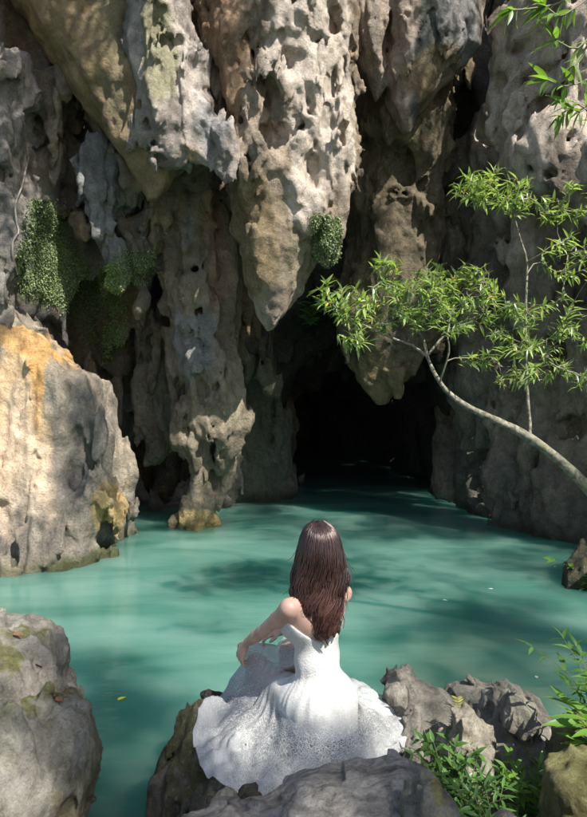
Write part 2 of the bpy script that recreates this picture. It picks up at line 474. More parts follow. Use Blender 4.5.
# --- mossy wall on the left, behind everything
WL = [(-10, 6.5), (-6, 7.6), (-4.7, 9.0), (-3.6, 10.8), (-2.9, 12.6), (-1.8, 12.6), (-1.15, 12.1), (-0.65, 13.0), (-0.3, 14.2), (-0.1, 18.5), (-10, 18.5)]
wl = poly_prism(WL, -0.8, 13.5, shift=((-1, 0, 0.2), (2, 0, 0.2), (5, 0.1, -0.3), (9, 0.3, -1.2), (14, 0.3, -2.0)))
rock_part('rock_wall', minus(wl, [ellipsoid(P(60, 182, 9.6), (0.22, 0.5, 0.28)), ellipsoid(P(96, 228, 10.2), (0.16, 0.5, 0.4), (0.5, 'Y')),
                                  ellipsoid(P(124, 430, 11.2), (0.62, 2.2, 2.2)), ellipsoid(P(100, 262, 10), (0.12, 0.4, 0.3)),
                                  ellipsoid(P(160, 470, 12.0), (0.5, 1.0, 0.9))]),
          (-6.6, 6.6, -0.8), (0.7, 17.6, 12.4), 0.06, M_CLIFF,
          tint(GREY, BROWN, DARK, [(30, 330, 9.3, (0.9, 1.2, 0.9), (0.12, 0.12, 0.13), 0.8), (8, 200, 9, (0.5, 1.5, 2.4), (0.36, 0.32, 0.30), 0.8), (270, 430, 12.5, (1.6, 2.5, 1.8), GREENG, 0.8),
                                   (60, 130, 9.5, (0.7, 1.4, 1.0), (0.30, 0.25, 0.19), 0.7), (45, 265, 9.5, (0.6, 1.5, 0.9), (0.11, 0.15, 0.06), 0.8), (85, 310, 9.8, (0.3, 1.5, 0.6), (0.11, 0.15, 0.06), 0.8), (135, 270, 10, (0.4, 1.5, 0.35), (0.10, 0.13, 0.06), 0.7), (150, 450, 12, (1.0, 2, 1.2), (0.22, 0.18, 0.13), 0.8)]),
          karst(0.08, 0.13, 0.06, 0.10, 0.2, 0.13, 0.3, 0.12, 0.9, zs=0.3, facet=0.08, fcf=0.13), warper(0.18, 0.07), 0.5, cliff, keep='wall')
# --- roof and recess above the cave
rf = minus(union([box((1.6, 15.2, 8.8), (5.5, 2.9, 5.4), 0.3), box((3.0, 13.2, 10.5), (1.4, 1.4, 3.6), 0.3)], 0.3),
           [box((3.12, 13.5, 4.6), (0.45, 3.6, 2.6), 0.1), box((1.7, 13.6, 3.2), (1.7, 2.4, 1.3), 0.3)], 0.1)
rock_part('rock_ceiling', rf, (-2.2, 11.2, 2.0), (5.6, 18.2, 12.5), 0.10, M_CLIFF, tint((0.12, 0.11, 0.10), (0.08, 0.075, 0.065), (0.05, 0.05, 0.045), [], 0.4),  # ceiling rock coloured extra dark, standing in for light falloff
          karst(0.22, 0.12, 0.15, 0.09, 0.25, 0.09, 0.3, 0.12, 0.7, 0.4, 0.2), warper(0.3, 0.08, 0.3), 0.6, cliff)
# --- cave passage running back into the dark
cv = minus(box((1.8, 21.5, 2.8), (5.0, 7.2, 4.2), 0.3), [ellipsoid((1.65, 19, 0.6), (2.1, 8.6, 3.0)), ellipsoid((1.65, 15.0, 0.4), (2.3, 4, 3.9))], 0.2)
rock_part('cave_passage', cv, (-3.4, 13.6, -1.4), (7.0, 28.9, 7.1), 0.16, M_CLIFF, tint((0.075, 0.07, 0.06), (0.05, 0.045, 0.04), (0.03, 0.03, 0.03), [], 0.6),  # rock colour darkened so the passage looks unlit towards the back
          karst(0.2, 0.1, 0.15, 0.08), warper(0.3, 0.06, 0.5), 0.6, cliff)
# --- right wall, seen obliquely
WR = [(3.32, 11.8), (3.95, 10.1), (4.45, 8.9), (5.4, 7.5), (7.0, 5.8), (11, 4.2), (11, 18.5), (3.55, 18.5), (3.35, 13.2)]
wr = poly_prism(WR, -0.8, 14.5, inset=((-1, 0), (1.2, 0.0), (2.6, 0.12), (4, 0.05), (6, 0.0), (8, 0.25), (10, 0.45), (14, 0.5)))
def on_right(px, push=0.0):
    t = (px - PX0) / FOC; a = Vector((3.32, 11.8)); e = Vector((4.45, 8.9)) - a
    s = (a.x - t * a.y) / (t * e.y - e.x); return a.y + s * e.y + push
def rh(px, py, rx, rz, dep=0.5, tilt=0.0):
    D = on_right(px); c = P(px, py, D) + Vector((0.42 + 0.3 * dep, 0.20, 0)) * (1.0 if py < 230 else 0.35)
    return ellipsoid(c, (0.40 + dep * 0.7, 0.06 + rx / FOC * D * 1.6, rz / FOC * D), (tilt, 'Y'))
holes = [rh(521, 57, 7, 12, 0.25, 0.3), rh(545, 70, 18, 7, 0.25, -0.5), rh(508, 78, 5, 8, 0.2, 0.3), rh(512, 112, 8, 18, 0.3), rh(538, 142, 12, 18, 0.45, -0.4), rh(528, 152, 10, 11, 0.35),
         rh(573, 150, 14, 26, 0.5, 0.2), rh(556, 178, 16, 11, 0.45), rh(565, 95, 22, 9, 0.3, -0.3), rh(585, 30, 10, 16, 0.35), rh(500, 145, 6, 18, 0.3, 0.2), rh(490, 120, 8, 20, 0.3, 0.1), rh(552, 20, 10, 8, 0.25), rh(505, 30, 5, 12, 0.2, 0.2),
         rh(574, 290, 20, 22, 0.35), rh(540, 350, 18, 12, 0.3), rh(574, 425, 12, 22, 0.4), rh(478, 470, 9, 30, 0.3, 0.2), rh(560, 505, 5, 24, 0.25, -0.3), rh(498, 330, 16, 40, 0.3), rh(535, 480, 8, 20, 0.25, 0.3), rh(515, 395, 8, 20, 0.25)]
wr = union([wr, ellipsoid(P(548, 60, 9.7), (0.85, 0.8, 1.1)), ellipsoid(P(570, 170, 9.1), (0.8, 0.75, 0.9)), ellipsoid(P(520, 130, 10.1), (0.5, 0.6, 1.0)), ellipsoid(P(600, 30, 9.0), (0.9, 0.8, 1.4))], 0.25)
holes += [ellipsoid(P(x, y, D), (rx_, .45, rz_), (tl, 'Y')) for x, y, D, rx_, rz_, tl in
          [(521, 57, 9.2, .12, .2, .4), (546, 72, 9.0, .24, .10, -.4), (512, 112, 9.6, .10, .26, .1), (540, 138, 9.1, .15, .28, -.4), (577, 140, 8.55, .10, .22, .3), (565, 160, 8.5, .09, .16, -.3), (556, 180, 8.55, .2, .14, .2), (566, 98, 8.9, .26, .12, -.3), (530, 30, 9.2, .12, .16, .3), (560, 20, 9.0, .16, .12, 0), (583, 62, 8.5, .12, .22, 0),
           (500, 150, 9.7, .08, .25, .2), (585, 195, 8.4, .16, .14, 0), (528, 165, 9.2, .12, .2, .3), (550, 112, 8.9, .08, .12, 0), (508, 80, 9.6, .08, .14, .3), (545, 205, 8.8, .2, .12, -.2)]]
rock_part('rock_wall', minus(wr, holes, 0.05), (2.5, 5.6, -0.8), (7.4, 14.2, 14.3), 0.056, M_CLIFF,
          tint((0.30, 0.25, 0.20), (0.19, 0.16, 0.13), (0.09, 0.085, 0.075), [(540, 90, 9.6, (1.9, 2.2, 2.0), (0.62, 0.53, 0.46), 0.95), (560, 400, 9.3, (1.4, 1.6, 1.6), (0.30, 0.25, 0.18), 0.7),  # upper zone: pale pinkish rock, lightened further in place of bounced light
               (465, 480, 11.5, (0.8, 1.2, 1.6), (0.15, 0.16, 0.13), 0.7)], 0.2),
          karst(0.08, 0.19, 0.05, 0.11, 0.07, 0.14, 0.14, 0.16, 0.95, 0.7, 0.15, 0.03, 0.035, 0.2, 0.03), warper(0.13, 0.09, 0.2), 0.5, cliff)

# --- hanging masses
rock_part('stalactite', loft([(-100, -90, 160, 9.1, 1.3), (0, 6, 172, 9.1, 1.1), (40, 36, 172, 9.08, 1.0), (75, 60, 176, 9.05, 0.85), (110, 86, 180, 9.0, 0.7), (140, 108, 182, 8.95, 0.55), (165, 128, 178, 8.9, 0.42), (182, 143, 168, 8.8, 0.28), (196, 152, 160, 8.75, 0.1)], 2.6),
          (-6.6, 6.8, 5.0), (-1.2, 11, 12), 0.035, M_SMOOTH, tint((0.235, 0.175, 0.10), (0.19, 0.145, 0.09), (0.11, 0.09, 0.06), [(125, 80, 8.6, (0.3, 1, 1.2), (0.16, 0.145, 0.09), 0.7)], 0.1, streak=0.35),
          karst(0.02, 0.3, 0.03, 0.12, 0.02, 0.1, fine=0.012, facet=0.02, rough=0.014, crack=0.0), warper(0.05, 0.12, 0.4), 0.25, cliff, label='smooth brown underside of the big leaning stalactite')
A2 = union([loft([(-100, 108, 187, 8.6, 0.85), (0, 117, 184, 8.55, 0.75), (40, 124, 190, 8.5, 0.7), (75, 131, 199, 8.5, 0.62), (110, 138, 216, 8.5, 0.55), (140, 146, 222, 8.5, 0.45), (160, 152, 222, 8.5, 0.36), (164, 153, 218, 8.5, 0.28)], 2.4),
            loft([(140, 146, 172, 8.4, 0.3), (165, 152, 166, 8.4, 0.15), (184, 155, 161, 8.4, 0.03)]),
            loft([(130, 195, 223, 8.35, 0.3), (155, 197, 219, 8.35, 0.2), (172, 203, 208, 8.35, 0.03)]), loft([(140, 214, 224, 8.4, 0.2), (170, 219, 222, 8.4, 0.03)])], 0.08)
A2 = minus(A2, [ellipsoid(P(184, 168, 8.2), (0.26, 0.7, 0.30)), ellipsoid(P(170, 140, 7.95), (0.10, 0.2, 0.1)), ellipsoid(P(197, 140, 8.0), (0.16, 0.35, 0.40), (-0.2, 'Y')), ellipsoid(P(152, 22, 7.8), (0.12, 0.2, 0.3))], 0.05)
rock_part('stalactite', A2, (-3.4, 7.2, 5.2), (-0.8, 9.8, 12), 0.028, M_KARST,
          tint((0.66, 0.59, 0.55), (0.50, 0.44, 0.41), (0.15, 0.14, 0.14), [(157, 45, 7.8, (0.35, 0.8, 0.6), (0.28, 0.28, 0.14), 0.7), (205, 130, 8, (0.2, 0.8, 0.8), (0.34, 0.36, 0.40), 0.6), (190, 150, 8, (0.3, 0.6, 0.3), (0.30, 0.22, 0.10), 0.8),  # bleached rock, tinted paler still so the sunlit face looks brighter
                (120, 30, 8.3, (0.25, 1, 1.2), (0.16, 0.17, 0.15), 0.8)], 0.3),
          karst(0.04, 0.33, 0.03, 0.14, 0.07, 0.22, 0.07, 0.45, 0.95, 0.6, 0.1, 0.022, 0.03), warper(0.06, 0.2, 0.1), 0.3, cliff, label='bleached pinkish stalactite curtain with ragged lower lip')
B1 = union([loft([(-100, 187, 352, 9.45, 1.5), (0, 193, 352, 9.4, 1.4), (60, 203, 355, 9.35, 1.3), (100, 211, 352, 9.3, 1.2), (160, 221, 356, 9.2, 1.05), (200, 228, 347, 9.15, 0.95), (240, 237, 327, 9.1, 0.75), (280, 248, 306, 9.05, 0.52), (310, 259, 292, 9.0, 0.32), (326, 266, 283, 9.0, 0.17), (336, 271, 277, 9.0, 0.05)], 2.2),
            loft([(150, 325, 356, 8.9, 0.4), (190, 330, 352, 8.9, 0.3), (222, 334, 340, 8.9, 0.06)]),
            loft([(280, 272, 292, 8.8, 0.2), (330, 279, 283, 8.85, 0.04)]),
            loft([(195, 314, 342, 8.9, 0.3), (230, 313, 337, 8.85, 0.24), (255, 314, 336, 8.8, 0.2), (268, 319, 331, 8.8, 0.1)])], 0.1)
bholes = [ellipsoid(P(x, y, 8.15 + dd), (r * 1.0, 0.35, r * zz), (tl, 'Y')) for x, y, r, zz, tl, dd in
          [(292, 12, .15, 1.2, .3, .15), (335, 15, .14, 1.3, 0, .2), (318, 40, .12, 1, .4, .1), (296, 62, .14, 1.1, .2, .0), (312, 95, .17, 1.6, .1, .0), (300, 118, .12, 1.1, .5, .0), (325, 125, .15, 1.5, -.2, .1), (283, 130, .13, 1.7, .3, .0),
           (322, 165, .14, 1.8, .0, .1), (338, 75, .10, 2.2, .0, .25), (270, 95, .13, 1.9, .2, .0), (252, 165, .1, 2.4, .2, .2), (345, 135, .09, 1.6, 0, .4), (262, 130, .10, 1.8, -.3, .05), (240, 120, .08, 2.4, .1, .35)]]
rock_part('stalactite', minus(B1, bholes, 0.05), (-1.9, 7.4, 3.1), (1.3, 11.2, 12.2), 0.0305, M_KARST,
          tint((0.46, 0.38, 0.31), (0.34, 0.27, 0.20), (0.12, 0.11, 0.09),
               [(222, 60, 8.9, (0.55, 1.2, 1.9), (0.34, 0.22, 0.13), 0.8), (318, 80, 8.3, (0.75, 1.2, 1.9), (0.72, 0.635, 0.57), 0.92), (245, 230, 8.7, (0.5, 0.9, 1.1), (0.26, 0.20, 0.11), 0.8), (340, 200, 8.6, (0.25, 0.6, 0.5), (0.42, 0.35, 0.30), 0.6), (300, 270, 8.8, (0.3, 0.5, 0.5), (0.34, 0.33, 0.20), 0.5)], 0.5),  # pale right-hand zone paints the sunlit side brighter
          fade(karst(0.10, 0.26, 0.03, 0.14, 0.05, 0.2, 0.09, 0.30, 0.9, 0.6, 0.4, 0.025, 0.04, 0.3, 0.03), 3.2, 2.6, 0.3), warper(0.045, 0.17, 0.6), 0.4, cliff, label='deeply pitted central stalactite tapering to a sharp tip')
C1 = union([loft([(-100, 345, 390, 9.9, 0.85), (0, 345, 388, 9.9, 0.75), (40, 352, 387, 9.85, 0.6), (70, 362, 386, 9.8, 0.4), (88, 371, 384, 9.8, 0.22), (102, 376, 380, 9.8, 0.04)]),
            loft([(-100, 380, 474, 10.1, 1.05), (0, 382, 477, 10.05, 0.95), (30, 383, 477, 10.0, 0.9), (58, 384, 470, 9.95, 0.8), (85, 387, 440, 9.85, 0.6), (110, 390, 416, 9.75, 0.35), (130, 396, 404, 9.7, 0.06)], 2.4)], 0.05)
rock_part('stalactite', minus(C1, [ellipsoid(P(374, 8, 9.2), (0.05, 0.4, 0.3)), ellipsoid(P(392, 6, 9.1), (0.06, 0.4, 0.22), (0.3, 'Y'))], 0.04), (0.6, 8.6, 6.2), (3.6, 11.6, 12.8), 0.032, M_CLIFF,
          tint((0.40, 0.33, 0.28), (0.31, 0.25, 0.20), (0.13, 0.125, 0.12), [(445, 30, 9.4, (0.55, 1, 1.3), (0.25, 0.26, 0.27), 0.8), (425, 40, 9.3, (0.16, 1, 1.4), (0.10, 0.12, 0.10), 0.75), (440, 85, 9.7, (0.6, 0.8, 0.35), OCHRE, 0.6)], 0.7),
          fade(karst(0.03, 0.26, 0.03, 0.12, 0.05, 0.2, 0.02, 0.3, 1.0, 0.6, 0.6, 0.02, 0.03, 0.3, 0.018), 6.7, 1.5, 0.35), warper(0.04, 0.15, 0.2), 0.3, cliff, label='twin bladed grey stalactite above the cave mouth')
C2 = union([loft([(-60, 360, 470, 11.4, 1.2), (60, 355, 468, 11.4, 1.4), (130, 352, 450, 11.3, 1.3), (180, 352, 440, 11.3, 1.15), (250, 345, 438, 11.3, 1.0), (300, 334, 440, 11.3, 0.9), (335, 336, 436, 11.3, 0.75), (360, 346, 424, 11.3, 0.55), (380, 357, 408, 11.3, 0.38), (394, 367, 394, 11.3, 0.22), (404, 374, 386, 11.3, 0.1)], 2.6),
            loft([(340, 400, 430, 11.1, 0.4), (362, 405, 419, 11.1, 0.2), (378, 410, 415, 11.1, 0.08)]), loft([(370, 386, 404, 10.95, 0.3), (397, 393, 398, 10.95, 0.06)]), loft([(310, 335, 356, 10.9, 0.4), (345, 340, 352, 10.9, 0.2), (362, 345, 350, 10.9, 0.08)])], 0.05)
C2 = minus(C2, [ellipsoid(P(400, 165, 10.0), (1.0, 0.6, 0.55)), ellipsoid(P(442, 250, 11.0), (0.12, 0.8, 0.35)), ellipsoid(P(352, 130, 10.3), (0.2, 0.8, 0.9))], 0.15)
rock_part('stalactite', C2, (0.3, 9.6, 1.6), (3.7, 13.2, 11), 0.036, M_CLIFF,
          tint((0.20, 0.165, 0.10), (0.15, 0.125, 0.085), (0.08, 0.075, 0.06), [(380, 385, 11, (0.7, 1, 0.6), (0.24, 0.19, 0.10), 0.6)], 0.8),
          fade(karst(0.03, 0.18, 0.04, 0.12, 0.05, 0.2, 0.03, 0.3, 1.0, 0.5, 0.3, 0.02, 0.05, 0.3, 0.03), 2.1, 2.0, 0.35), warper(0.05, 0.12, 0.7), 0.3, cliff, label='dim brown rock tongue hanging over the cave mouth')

# --- left buttress, orange and white stained, standing in the pool
LR = union([loft([(590, -170, 128, 8.8, 1.15), (545, -170, 125, 8.8, 1.1), (520, -165, 121, 8.8, 1.05), (480, -160, 114, 8.8, 1.0), (430, -155, 104, 8.8, 0.95), (400, -150, 98, 8.8, 0.92), (378, -150, 90, 8.8, 0.9), (362, -150, 66, 8.8, 0.85), (340, -150, 46, 8.8, 0.8), (314, -150, 24, 8.8, 0.75), (303, -140, 10, 8.8, 0.6)], 5.0),
            loft([(600, -60, 112, 8.3, 0.95), (555, -50, 104, 8.3, 0.8), (510, -60, 84, 8.35, 0.68), (440, -70, 66, 8.4, 0.6), (390, -80, 52, 8.45, 0.52), (350, -90, 40, 8.45, 0.42), (325, -90, 20, 8.45, 0.3)], 3.0),
            loft([(420, -160, 60, 10.2, 1.2), (330, -160, 50, 10.0, 1.2), (290, -160, 20, 9.9, 0.9)], 2.5)], 0.1)
LR = minus(LR, [ellipsoid(P(113, 480, 8.2), (0.13, 0.45, 0.33), (0.15, 'Y')), ellipsoid(P(24, 418, 7.6), (0.05, 0.22, 0.36)), ellipsoid(P(22, 524, 7.42), (0.16, 0.12, 0.11)), ellipsoid(P(88, 470, 7.75), (0.12, 0.16, 0.10), (0.4, 'Y'))], 0.04)
rock_part('rock_buttress', LR, (-7.4, 7.0, -0.75), (-2.4, 11.4, 4.2), 0.032, M_CLIFF,
          tint((0.36, 0.315, 0.255), (0.27, 0.245, 0.21), (0.14, 0.13, 0.12),
               [(20, 400, 7.9, (0.62, 1.3, 1.35), (0.72, 0.52, 0.33), 0.9), (12, 480, 7.7, (0.5, 1.2, 0.9), (0.66, 0.53, 0.42), 0.7), (42, 375, 8, (0.12, 1.2, 0.9), ORANGE, 0.85), (6, 330, 8, (0.35, 1, 0.3), ORANGE, 0.75), (82, 430, 8.0, (0.42, 1.2, 0.9), (0.215, 0.205, 0.19), 0.85), (100, 520, 8.2, (0.35, 1, 0.5), (0.25, 0.225, 0.19), 0.7), (118, 505, 8.6, (0.16, 1, 0.35), (0.62, 0.44, 0.20), 0.8),
                (22, 524, 7.5, (0.18, 0.3, 0.13), (0.20, 0.15, 0.11), 0.9), (75, 562, 8, (0.9, 1.2, 0.14), MOSSC, 0.7), (25, 418, 7.6, (0.07, 0.4, 0.42), (0.30, 0.16, 0.08), 0.8)], 0.35),
          karst(0.012, 0.2, 0.02, 0.13, 0.06, 0.28, 0.04, 0.3, 1.0, 0.3, 0.7, 0.02, 0.06, 0.32, 0.02, 0.34, 0.06), warper(0.06, 0.13, 0.1), 0.35, cliff, label='orange and white stained buttress rising from the water')

# --- central column with two feet
CO = union([loft([(120, 150, 240, 10.7, 0.8), (190, 152, 240, 10.6, 0.8), (250, 156, 240, 10.45, 0.75), (300, 160, 238, 10.35, 0.7), (345, 168, 235, 10.3, 0.62), (390, 184, 237, 10.3, 0.5), (415, 194, 247, 10.3, 0.42), (432, 205, 247, 10.3, 0.34), (448, 216, 240, 10.3, 0.22), (475, 219, 231, 10.35, 0.14), (505, 212, 222, 10.4, 0.13), (530, 206, 218, 10.4, 0.12)], 2.2),
            loft([(330, 160, 196, 10.75, 0.5), (380, 168, 208, 10.7, 0.42), (420, 180, 212, 10.6, 0.36), (470, 186, 208, 10.5, 0.27), (510, 184, 212, 10.45, 0.28), (540, 178, 217, 10.45, 0.36)]),
            loft([(150, 142, 178, 10.1, 0.3), (200, 148, 176, 10.0, 0.28), (255, 153, 173, 10.0, 0.22), (290, 160, 172, 10.0, 0.16), (318, 163, 168, 10.0, 0.06)]),
            loft([(100, 196, 222, 10.0, 0.3), (200, 204, 222, 10.0, 0.24), (260, 208, 227, 10.0, 0.2), (296, 214, 222, 10.0, 0.1)]),
            loft([(170, 178, 204, 10.2, 0.35), (240, 180, 200, 10.1, 0.3), (290, 182, 196, 10.1, 0.2)]),
            loft([(300, 138, 178, 11.6, 0.4), (400, 140, 182, 11.6, 0.4), (455, 146, 170, 11.5, 0.3), (470, 142, 150, 11.5, 0.2)])], 0.07)
CO = minus(CO, [ellipsoid(P(213, 462, 10.2), (0.07, 0.5, 0.62), (0.05, 'Y')), ellipsoid(P(188, 272, 9.75), (0.1, 0.25, 0.1)), ellipsoid(P(202, 310, 9.6), (0.12, 0.25, 0.2)), ellipsoid(P(180, 400, 10.2), (0.13, 0.3, 0.35), (0.35, 'Y'))], 0.05)
rock_part('rock_column', CO, (-3.6, 9.0, -0.75), (-0.5, 12.3, 7.4), 0.037, M_CLIFF,
          tint((0.32, 0.27, 0.20), (0.24, 0.205, 0.155), (0.11, 0.10, 0.085), [(185, 340, 9.7, (0.5, 0.7, 0.7), BLUEG, 0.75), (216, 240, 9.9, (0.22, 0.5, 1.1), (0.40, 0.25, 0.19), 0.85), (225, 400, 10, (0.35, 0.6, 0.6), (0.42, 0.36, 0.27), 0.6), (198, 522, 10.2, (0.4, 0.6, 0.16), (0.50, 0.38, 0.17), 0.75), (160, 230, 9.8, (0.25, 0.5, 1.2), (0.40, 0.33, 0.24), 0.6), (190, 235, 10, (0.16, 0.5, 0.7), BLUEG, 0.6)], 0.9),
          karst(0.03, 0.26, 0.03, 0.15, 0.06, 0.24, 0.07, 0.3, 1.05, 0.4, 0.85, 0.022, 0.04), warper(0.08, 0.16, 0.45), 0.3, cliff, label='twisted rock column standing on two feet in the pool')
# --- leaning grey slabs and drips on the mossy wall
for k, (rows, tn, lb) in enumerate([
    ([(150, 66, 112, 9.5, 0.4), (190, 78, 118, 9.45, 0.35), (230, 96, 126, 9.4, 0.28), (262, 112, 126, 9.4, 0.16), (275, 118, 123, 9.4, 0.05)], ((0.24, 0.245, 0.25), (0.17, 0.17, 0.17), DARK), 'grey slab leaning on the mossy wall'),
    ([(80, 38, 80, 9.3, 0.5), (130, 42, 74, 9.2, 0.4), (165, 50, 66, 9.2, 0.25), (186, 57, 61, 9.2, 0.05)], ((0.30, 0.25, 0.19), (0.22, 0.19, 0.15), DARK), 'drooping tan rock drip'),
    ([(100, 84, 122, 9.6, 0.5), (150, 100, 130, 9.5, 0.4), (185, 118, 142, 9.5, 0.28), (215, 134, 146, 9.5, 0.1)], ((0.30, 0.25, 0.19), (0.22, 0.19, 0.15), DARK), None),
    ([(180, 62, 84, 9.7, 0.3), (230, 72, 98, 9.6, 0.25), (262, 88, 102, 9.6, 0.12)], ((0.27, 0.20, 0.13), (0.2, 0.16, 0.12), DARK), None),
    ([(60, -10, 30, 8.6, 0.6), (180, -12, 26, 8.5, 0.5), (250, -14, 20, 8.5, 0.4), (330, -14, 12, 8.5, 0.3)], ((0.36, 0.32, 0.29), (0.28, 0.26, 0.24), DARK), None),
    ([(200, 122, 158, 9.9, 0.4), (260, 128, 160, 9.9, 0.35), (300, 132, 152, 9.9, 0.2), (330, 136, 142, 9.9, 0.05)], ((0.26, 0.22, 0.16), (0.19, 0.17, 0.13), DARK), None)]):
    zs_ = [P(0, r[0], r[3]).z for r in rows]; xs_ = [P(r[1], 0, r[3]).x for r in rows] + [P(r[2], 0, r[3]).x for r in rows]; Dm = rows[0][3]
    rock_part('rock_drip', loft(rows, 2.2), (min(xs_) - .4, Dm - 1.1, min(zs_) - .4), (max(xs_) + .4, Dm + 1.1, max(zs_) + .3), 0.03, M_CLIFF, tint(*tn, [], 0.1 * k),
              karst(0.05, 0.3, 0.05, 0.17, 0.06, 0.2, 0.05, 0.3, 1.0, 0.5, 0.13 * k, 0.03), warper(0.09, 0.2, 0.2 * k), 0.3, cliff, label=lb)
print('cliff', time.time() - T0)

# ------------------------------------------------------------------ water and bank
def water_material():
    b = NT('milky_turquoise_water')
    pos = b.n('ShaderNodeNewGeometry').outputs['Position']
    big = b.noise(b.n('ShaderNodeVectorMath', {0: pos, 1: (0.55, 1.25, 1)}, operation='MULTIPLY').outputs[0], 0.6, 4, 0.5, 0.7)
    c = b.mixc(b.rng(big, 0.38, 0.62, 0, 1), (0.042, 0.138, 0.106, 1), (0.104, 0.222, 0.180, 1))
    silt = b.noise(b.n('ShaderNodeVectorMath', {0: pos, 1: (1.0, 1.6, 1)}, operation='MULTIPLY').outputs[0], 0.8, 4, 0.55, 0.6)
    xy = b.n('ShaderNodeSeparateXYZ', {0: pos})
    shoal = b.n('ShaderNodeVectorMath', {0: pos, 1: (1.75, 4.55, 0)}, operation='DISTANCE').outputs['Value']       # sandy shoal off the right bank
    sh = b.math('MULTIPLY', b.rng(shoal, 0.25, 1.2, 0.75, 0.0), b.rng(silt, 0.4, 0.6, 0.25, 1.0))
    c = b.mixc(sh, c, (0.17, 0.23, 0.15, 1))
    c = b.mixc(b.rng(silt, 0.56, 0.74, 0.0, 0.35), c, (0.05, 0.17, 0.13, 1))
    st = b.n('ShaderNodeVectorMath', {0: pos, 1: (0.5, 1.5, 1)}, operation='MULTIPLY').outputs[0]
    r1 = b.noise(st, 11, 3, 0.55, 0.6); r2 = b.noise(st, 1.6, 3, 0.5, 0.4)
    nb = b.bump(r2, 0.10, 0.10); nb = b.bump(r1, 0.20, 0.02, nb)
    p = b.n('ShaderNodeBsdfPrincipled', {'Base Color': c, 'Roughness': 0.07, 'IOR': 1.33, 'Specular IOR Level': 0.5, 'Normal': nb, 'Subsurface Weight': 1.0, 'Subsurface Radius': (0.25, 0.7, 0.65), 'Subsurface Scale': 1.3}, subsurface_method='BURLEY')
    return b.finish(p.outputs[0])
wm = np_mesh('pool_water', [(-16, 1.0, 0), (16, 1.0, 0), (16, 30, 0), (-16, 30, 0)], [[0, 1, 2, 3]], [water_material()])
put(bpy.data.objects.new('pool_water', wm), kind='structure', label='milky turquoise pool in front of the cave')
# bank the camera stands on, sloping under the water
gx, gy = np.meshgrid(np.linspace(-9, 9, 150), np.linspace(-14, 4.6, 170), indexing='ij')
pp = np.stack([gx.ravel(), gy.ravel(), 0 * gx.ravel()], 1).astype(np.float32)
edge = 2.05 + 0.45 * sstep(-0.2, 1.6, pp[:, 0]) + 0.9 * sstep(1.2, 4, pp[:, 0]) - 1.6 * sstep(-0.6, -1.6, pp[:, 0])
pp[:, 2] = 0.50 - 1.5 * sstep(-0.5, 0.75, pp[:, 1] - edge) + 0.05 * nz(TF, pp, 0.3) + 0.02 * nz(TF, pp, 1.3) + 0.9 * sstep(2.5, 5, pp[:, 0])
ii = np.arange(150 * 170).reshape(150, 170)
F = np.stack([ii[:-1, :-1], ii[1:, :-1], ii[1:, 1:], ii[:-1, 1:]], -1).reshape(-1, 4)
M_SOIL = rock_material('bank_soil', 3.0, 1.0, (0.2, 0.18, 0.13, 1), 0.3, 0.5)
put(bpy.data.objects.new('bank', np_mesh('bank', pp, F, [M_SOIL], True, tint((0.10, 0.085, 0.055), (0.07, 0.075, 0.035), (0.04, 0.035, 0.02))(pp))), kind='structure', label='dark earth bank under the foreground rocks')

# ------------------------------------------------------------------ boulders
STONE = (0.29, 0.275, 0.25); STONE2 = (0.17, 0.16, 0.145); LICHEN = (0.40, 0.385, 0.35); MOSSY = (0.15, 0.155, 0.055)
def boulder(name, label, sdf, lo, hi, h, tn, zones=(), cup=0.010, fb=0.012, ff=0.5, facet=0.022, fcf=0.6, off=0.0, fine=0.008, group=None, warp=0.016, zs=1.0, mat=None, rough=0.009):
    V, F = mesh_sdf(sdf, lo, hi, h, 0.1, karst(cup, 0.9, fb, ff, 0.0, 0.5, 0.012, 1.2, 0.9, 1.0, off, fine, facet, fcf, rough, 1.3, 0.0), warper(warp, 0.4, off), closed=False)
    C = tint(*tn, zones, off, 0.5)(V)
    return put(bpy.data.objects.new(name, np_mesh(name, V, F, [mat or M_BOULDER], True, C)), None, label, 'boulder', group or 'rocks around the pool edge')
lb = minus(union([loft([(626, -90, 20, 2.95, .12), (634, -110, 32, 2.93, .28), (650, -120, 42, 2.9, .42), (678, -130, 53, 2.85, .52), (708, -140, 66, 2.75, .6), (744, -150, 75, 2.65, .64), (790, -150, 70, 2.55, .68), (850, -150, 60, 2.5, .7), (990, -150, 58, 2.5, .7)], 2.3),
            ellipsoid(P(-5, 800, 2.1), (.20, .3, .30)), ellipsoid(P(62, 760, 2.3), (.10, .2, .25))], 0.03),
           [cone(P(-20, 715, 2.0), P(45, 745, 2.0), .03, .03), cone(P(45, 745, 2.0), P(62, 800, 1.98), .03, .03), cone(P(30, 660, 2.4), P(58, 705, 2.25), .02, .025), cone(P(-10, 655, 2.5), P(35, 668, 2.45), .02, .02)], 0.04)
boulder('boulder', 'large pale boulder with moss streaks rising at the left edge', lb, (-1.9, 1.6, -.08), (-.7, 3.6, 1.35), 0.0135, ((0.25, 0.235, 0.21), (0.33, 0.315, 0.285), (0.13, 0.125, 0.11)),
        [(70, 770, 2.3, (.14, .6, .35), (0.17, 0.15, 0.08), .8), (48, 705, 2.4, (.10, .6, .22), MOSSY, .85), (20, 655, 2.6, (.2, .6, .07), MOSSY, .85), (15, 700, 2.3, (.2, .5, .05), MOSSY, .7), (62, 740, 2.3, (.05, .5, .3), (0.14, 0.12, 0.06), .8), (12, 790, 1.9, (.2, .4, .2), (0.38, 0.365, 0.335), .7)], off=.1)
